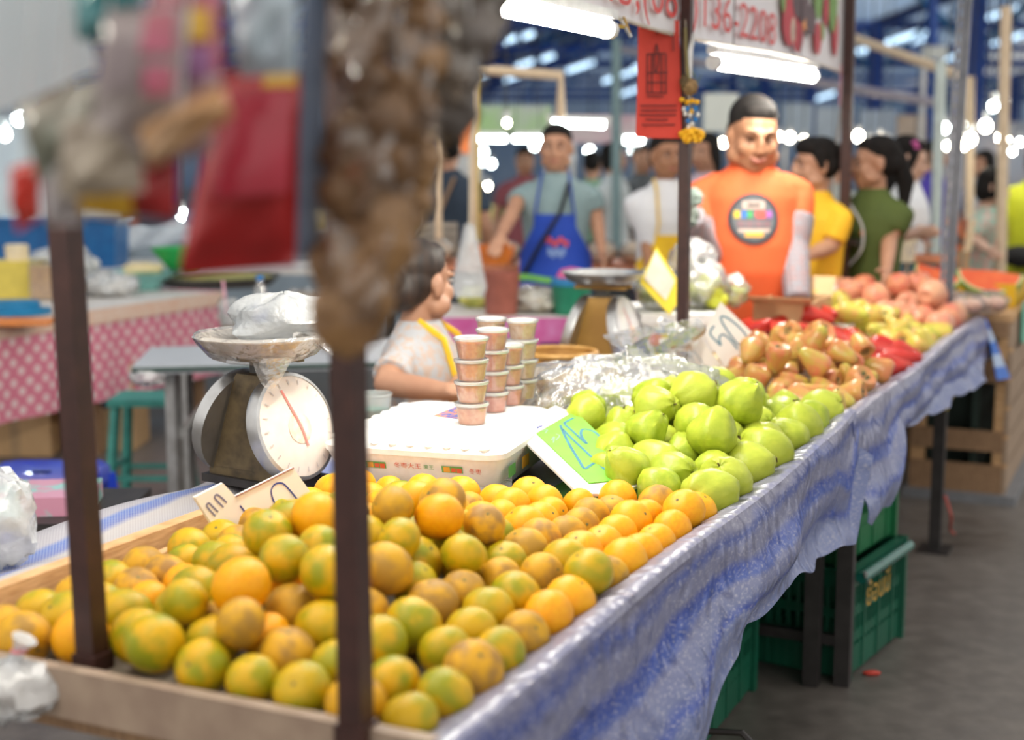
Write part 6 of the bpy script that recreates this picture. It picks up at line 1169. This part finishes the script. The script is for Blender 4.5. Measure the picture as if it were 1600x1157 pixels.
for lab, x0, y0, x1, y1, Y, c_, c2 in (('green-topped printed banner behind the left bulb', 742, 165, 862, 214, 11, (.55,.55,.62), (.40,.62,.30)), ('pink printed banner behind the near tube lamp', 890, 180, 1000, 224, 12.1, (.62,.36,.46), (.72,.60,.62)), ('white wall panel right of the garland', 1100, 146, 1152, 205, 10, (.74,.78,.74), (.68,.72,.68)),
    ('pale blue wall panel behind the orange shirt head', 1225, 162, 1268, 228, 16, (.56,.66,.76), None), ('pale blue wall panel left of the cable post', 1275, 168, 1322, 232, 16, (.58,.67,.76), None), ('pale blue wall panel right of the cable post', 1345, 172, 1396, 232, 16, (.52,.62,.74), None), ('tan wooden board behind the pink hair clip', 1402, 180, 1452, 236, 14.6, (.50,.38,.28), (.60,.50,.42)),
    ('orange banner behind the cream pole', 706, 178, 736, 240, 9.5, (.78,.20,.05), None), ('white sign on the thin blue pole', 1442, 72, 1478, 92, 13.8, (.72,.76,.74), None), ('grey-blue board behind the distant shoppers', 980, 300, 1100, 330, 15, (.40,.46,.52), None), ('pale stall back wall behind the left packets', -40, 180, 190, 345, 12, (.62,.72,.80), (.70,.80,.86)), ('pale stall back wall behind the brown packets', 560, 230, 740, 350, 12, (.48,.54,.58), (.60,.58,.56)),
    ('beige counter front behind the white blouse', 1385, 290, 1470, 345, 13.2, (.46,.38,.30), None), ('grey partition behind the bulbs at right', 1470, 190, 1640, 330, 14.3, (.36,.40,.48), (.46,.42,.44))):
    a, b_ = PY(x0, y0, Y), PY(x1, y1, Y); o = thing('partition', lab, 'partition', V(((a.x+b_.x)/2, Y, b_.z))); part('board', MB().box(((a.x+b_.x)/2, Y, (a.z+b_.z)/2), (b_.x-a.x, .04, a.z-b_.z)), mat('panel_%d' % x0, c_, c2, .7, scale=2.5, lo=.4, hi=.62), o)
    for q in (a.x+.03, b_.x-.03): part('upright', MB().box((q, Y+.045, a.z/2), (.04,.04,a.z)), STEEL, o)
TUBEB = glow('far_tube', (.90, 1, .96), BULB_E*.8); BULB = glow('warm_bulb', (1, .90, .70), BULB_E*1.4); BULBW = glow('cool_bulb', (.88, 1, .97), BULB_E)
for k, (u0, v0, u1, v1, Y, lab) in enumerate(((742, 217, 795, 217, 9.2, 'far tube lamp left half of the long row'), (798, 217, 850, 217, 9.2, 'far tube lamp right half of the long row'), (864, 192, 944, 195, 8.3, 'tube lamp just above the blue apron man'), (976, 219, 1004, 219, 11, 'short tube lamp left of the talisman paper'))):
    tube_lamp('tube_lamp', lab, PY(u0, v0, Y), PY(u1, v1, Y), .018 if Y < 10 else .025, glowm=TUBEB)
BL = [(792, 192, 8.8, .028, 0), (755, 238, 12, .05, 1), (750, 254, 13, .05, 1), (768, 256, 14, .045, 1), (748, 278, 13, .04, 1), (762, 291, 12, .035, 0), (815, 258, 12, .045, 1), (835, 228, 14, .05, 1), (921, 237, 13, .06, 1), (955, 234, 14, .045, 1), (973, 240, 15, .03, 1), (991, 236, 14, .05, 1), (1130, 223, 12, .045, 0), (1217, 213, 13, .04, 0), (1234, 215, 12, .05, 0), (1256, 217, 14, .035, 0), (1303, 236, 13, .04, 0), (1341, 213, 12, .055, 0), (1358, 222, 13, .05, 0), (1376, 220, 12, .06, 0), (1388, 224, 13, .05, 0), (1430, 243, 12, .045, 0), (1445, 240, 12, .045, 0), (1476, 200, 10, .045, 1), (1480, 228, 10, .035, 0), (1503, 194, 10, .035, 1), (1505, 226, 8.5, .045, 0), (1516, 218, 8.5, .05, 0), (1540, 197, 8.5, .05, 0), (1552, 166, 8.2, .04, 1), (1570, 157, 8.2, .045, 1), (1565, 215, 9, .05, 0), (1573, 218, 9, .03, 0), (1594, 222, 12, .035, 1), (1582, 237, 14, .035, 1), (30, 185, 11, .07, 1), (8, 210, 11, .06, 1), (285, 335, 10, .05, 1), (590, 255, 10, .05, 0), (640, 300, 10, .05, 0)]
BLBL = ('bare bulb glowing warm among the far stalls', 'bare bulb glowing cool white among the far stalls')
for u, v, Y, r, k in BL:
    r *= .62; p = PY(u, v, Y); lab = 'bare bulb glowing %s, %s' % ('cool white' if k else 'warm white', 'at the far left' if u < 600 else ('left of the blue apron man' if u < 850 else ('between the blue apron man and the talisman' if u < 1010 else ('behind the man in orange' if u < 1290 else ('above the olive green shirt' if u < 1420 else ('right of the slotted post' if u > 1490 else 'left of the slotted post')))))); o = thing('light_bulb', lab, 'lamp', p, lab)
    part('bulb', MB().ell(p, (r, r, r*1.15), None, 12, 9), BULBW if k else BULB, o); part('socket', MB().tube([p+V((0,0,r)), p+V((0,0,r+.05))], .02, 8), WHITEP, o); part('cord', MB().tube([p+V((0,0,r+.05)), V((p.x, p.y, 4.02))], .005, 5), mat('black_cord', (.03,.03,.03)), o)
for k, (u, Y, w, c_, lab) in enumerate(((1010, 12.9, 2.6, (.34,.42,.46), 'grey market counter behind the woman in white'), (760, 13.9, 2.6, (.40,.36,.34), 'brown market counter behind the cream poles'), (1300, 15.3, 2.9, (.45,.40,.34), 'tan market counter behind the yellow shirt'), (1560, 12, 3.0, (.26,.30,.38), 'dark market counter at far right'), (200, 12.5, 5.0, (.34,.42,.50), 'blue-grey market counter at far left'), (1130, 19, 6.0, (.30,.34,.40), 'distant market counter at the centre'))):
    p = PY(u, 500, Y); o = thing('market_counter', lab, 'counter', V((p.x, Y, 0))); part('body', MB().box((p.x, Y, .42), (w, .7, .84)), mat('counter_%d' % k, c_, tuple(q*.7 for q in c_), .7, scale=3), o); part('top', MB().box((p.x, Y-.02, .86), (w+.06, .78, .03)), mat('pale_top', (.74,.72,.70)), o)
    g = random.Random(k)
    for q in range(9):
        x = p.x-w/2+w*(q+.5)/9; part('goods', lump((x, Y-.05, .875+.07), (.14,.2,.08+.05*g.random()), k*20+q, 12, 8, .15), mat('goods_%d' % ((q*7+k*3) % 6), ((.70,.25,.10), (.72,.62,.20), (.25,.45,.15), (.70,.66,.60), (.50,.15,.15), (.20,.35,.50))[(q*7+k*3) % 6], rough=.6), o)

HALL = glow('hall_tube', (.55, .78, 1), 1.3)
for k, (u, v, Y, w) in enumerate(((1358, 10, 30, 46), (1410, 35, 30, 60), (1357, 54, 34, 40), (1452, 48, 32, 74), (1500, 86, 38, 64), (1518, 104, 42, 30), (1372, 84, 44, 40), (1560, 22, 30, 60), (1574, 62, 34, 50), (1425, 66, 40, 36), (820, 100, 36, 28), (907, 104, 36, 42), (971, 118, 38, 58), (988, 142, 42, 44), (797, 62, 32, 22), (856, 90, 34, 20), (800, 122, 42, 24), (826, 55, 30, 18), (1010, 100, 34, 40), (760, 115, 40, 26), (1290, 150, 44, 30))):
    a, b_ = PY(u-w/2, v+w*.17, Y), PY(u+w/2, v-w*.17, Y); q = (a+b_)/2; xe_ = -20+9*math.floor((q.x+20)/9); zr = 4.1+.36*(q.x-xe_)-.12; dz = min(0, zr-.3-max(a.z, b_.z)); a.z += dz; b_.z += dz; lab = 'bluish tube lamp under the far hall roof, %s' % ('above the blue apron man' if u < 900 else ('beside the talisman paper' if u < 1100 else ('right of the banner' if u < 1440 else 'at the upper right'))); o = thing('hall_lamp', lab, 'lamp', (a+b_)/2, lab)
    part('tube', MB().tube([a, b_], .05, 8), HALL, o); part('reflector', MB().beam(a+V((0,0,.09)), b_+V((0,0,.09)), .2, .05), WHITEP, o); q = (a+b_)/2; part('rod', MB().tube([q+V((0,0,.1)), V((q.x, q.y, zr+.1))], .02, 5), BLUE, o)
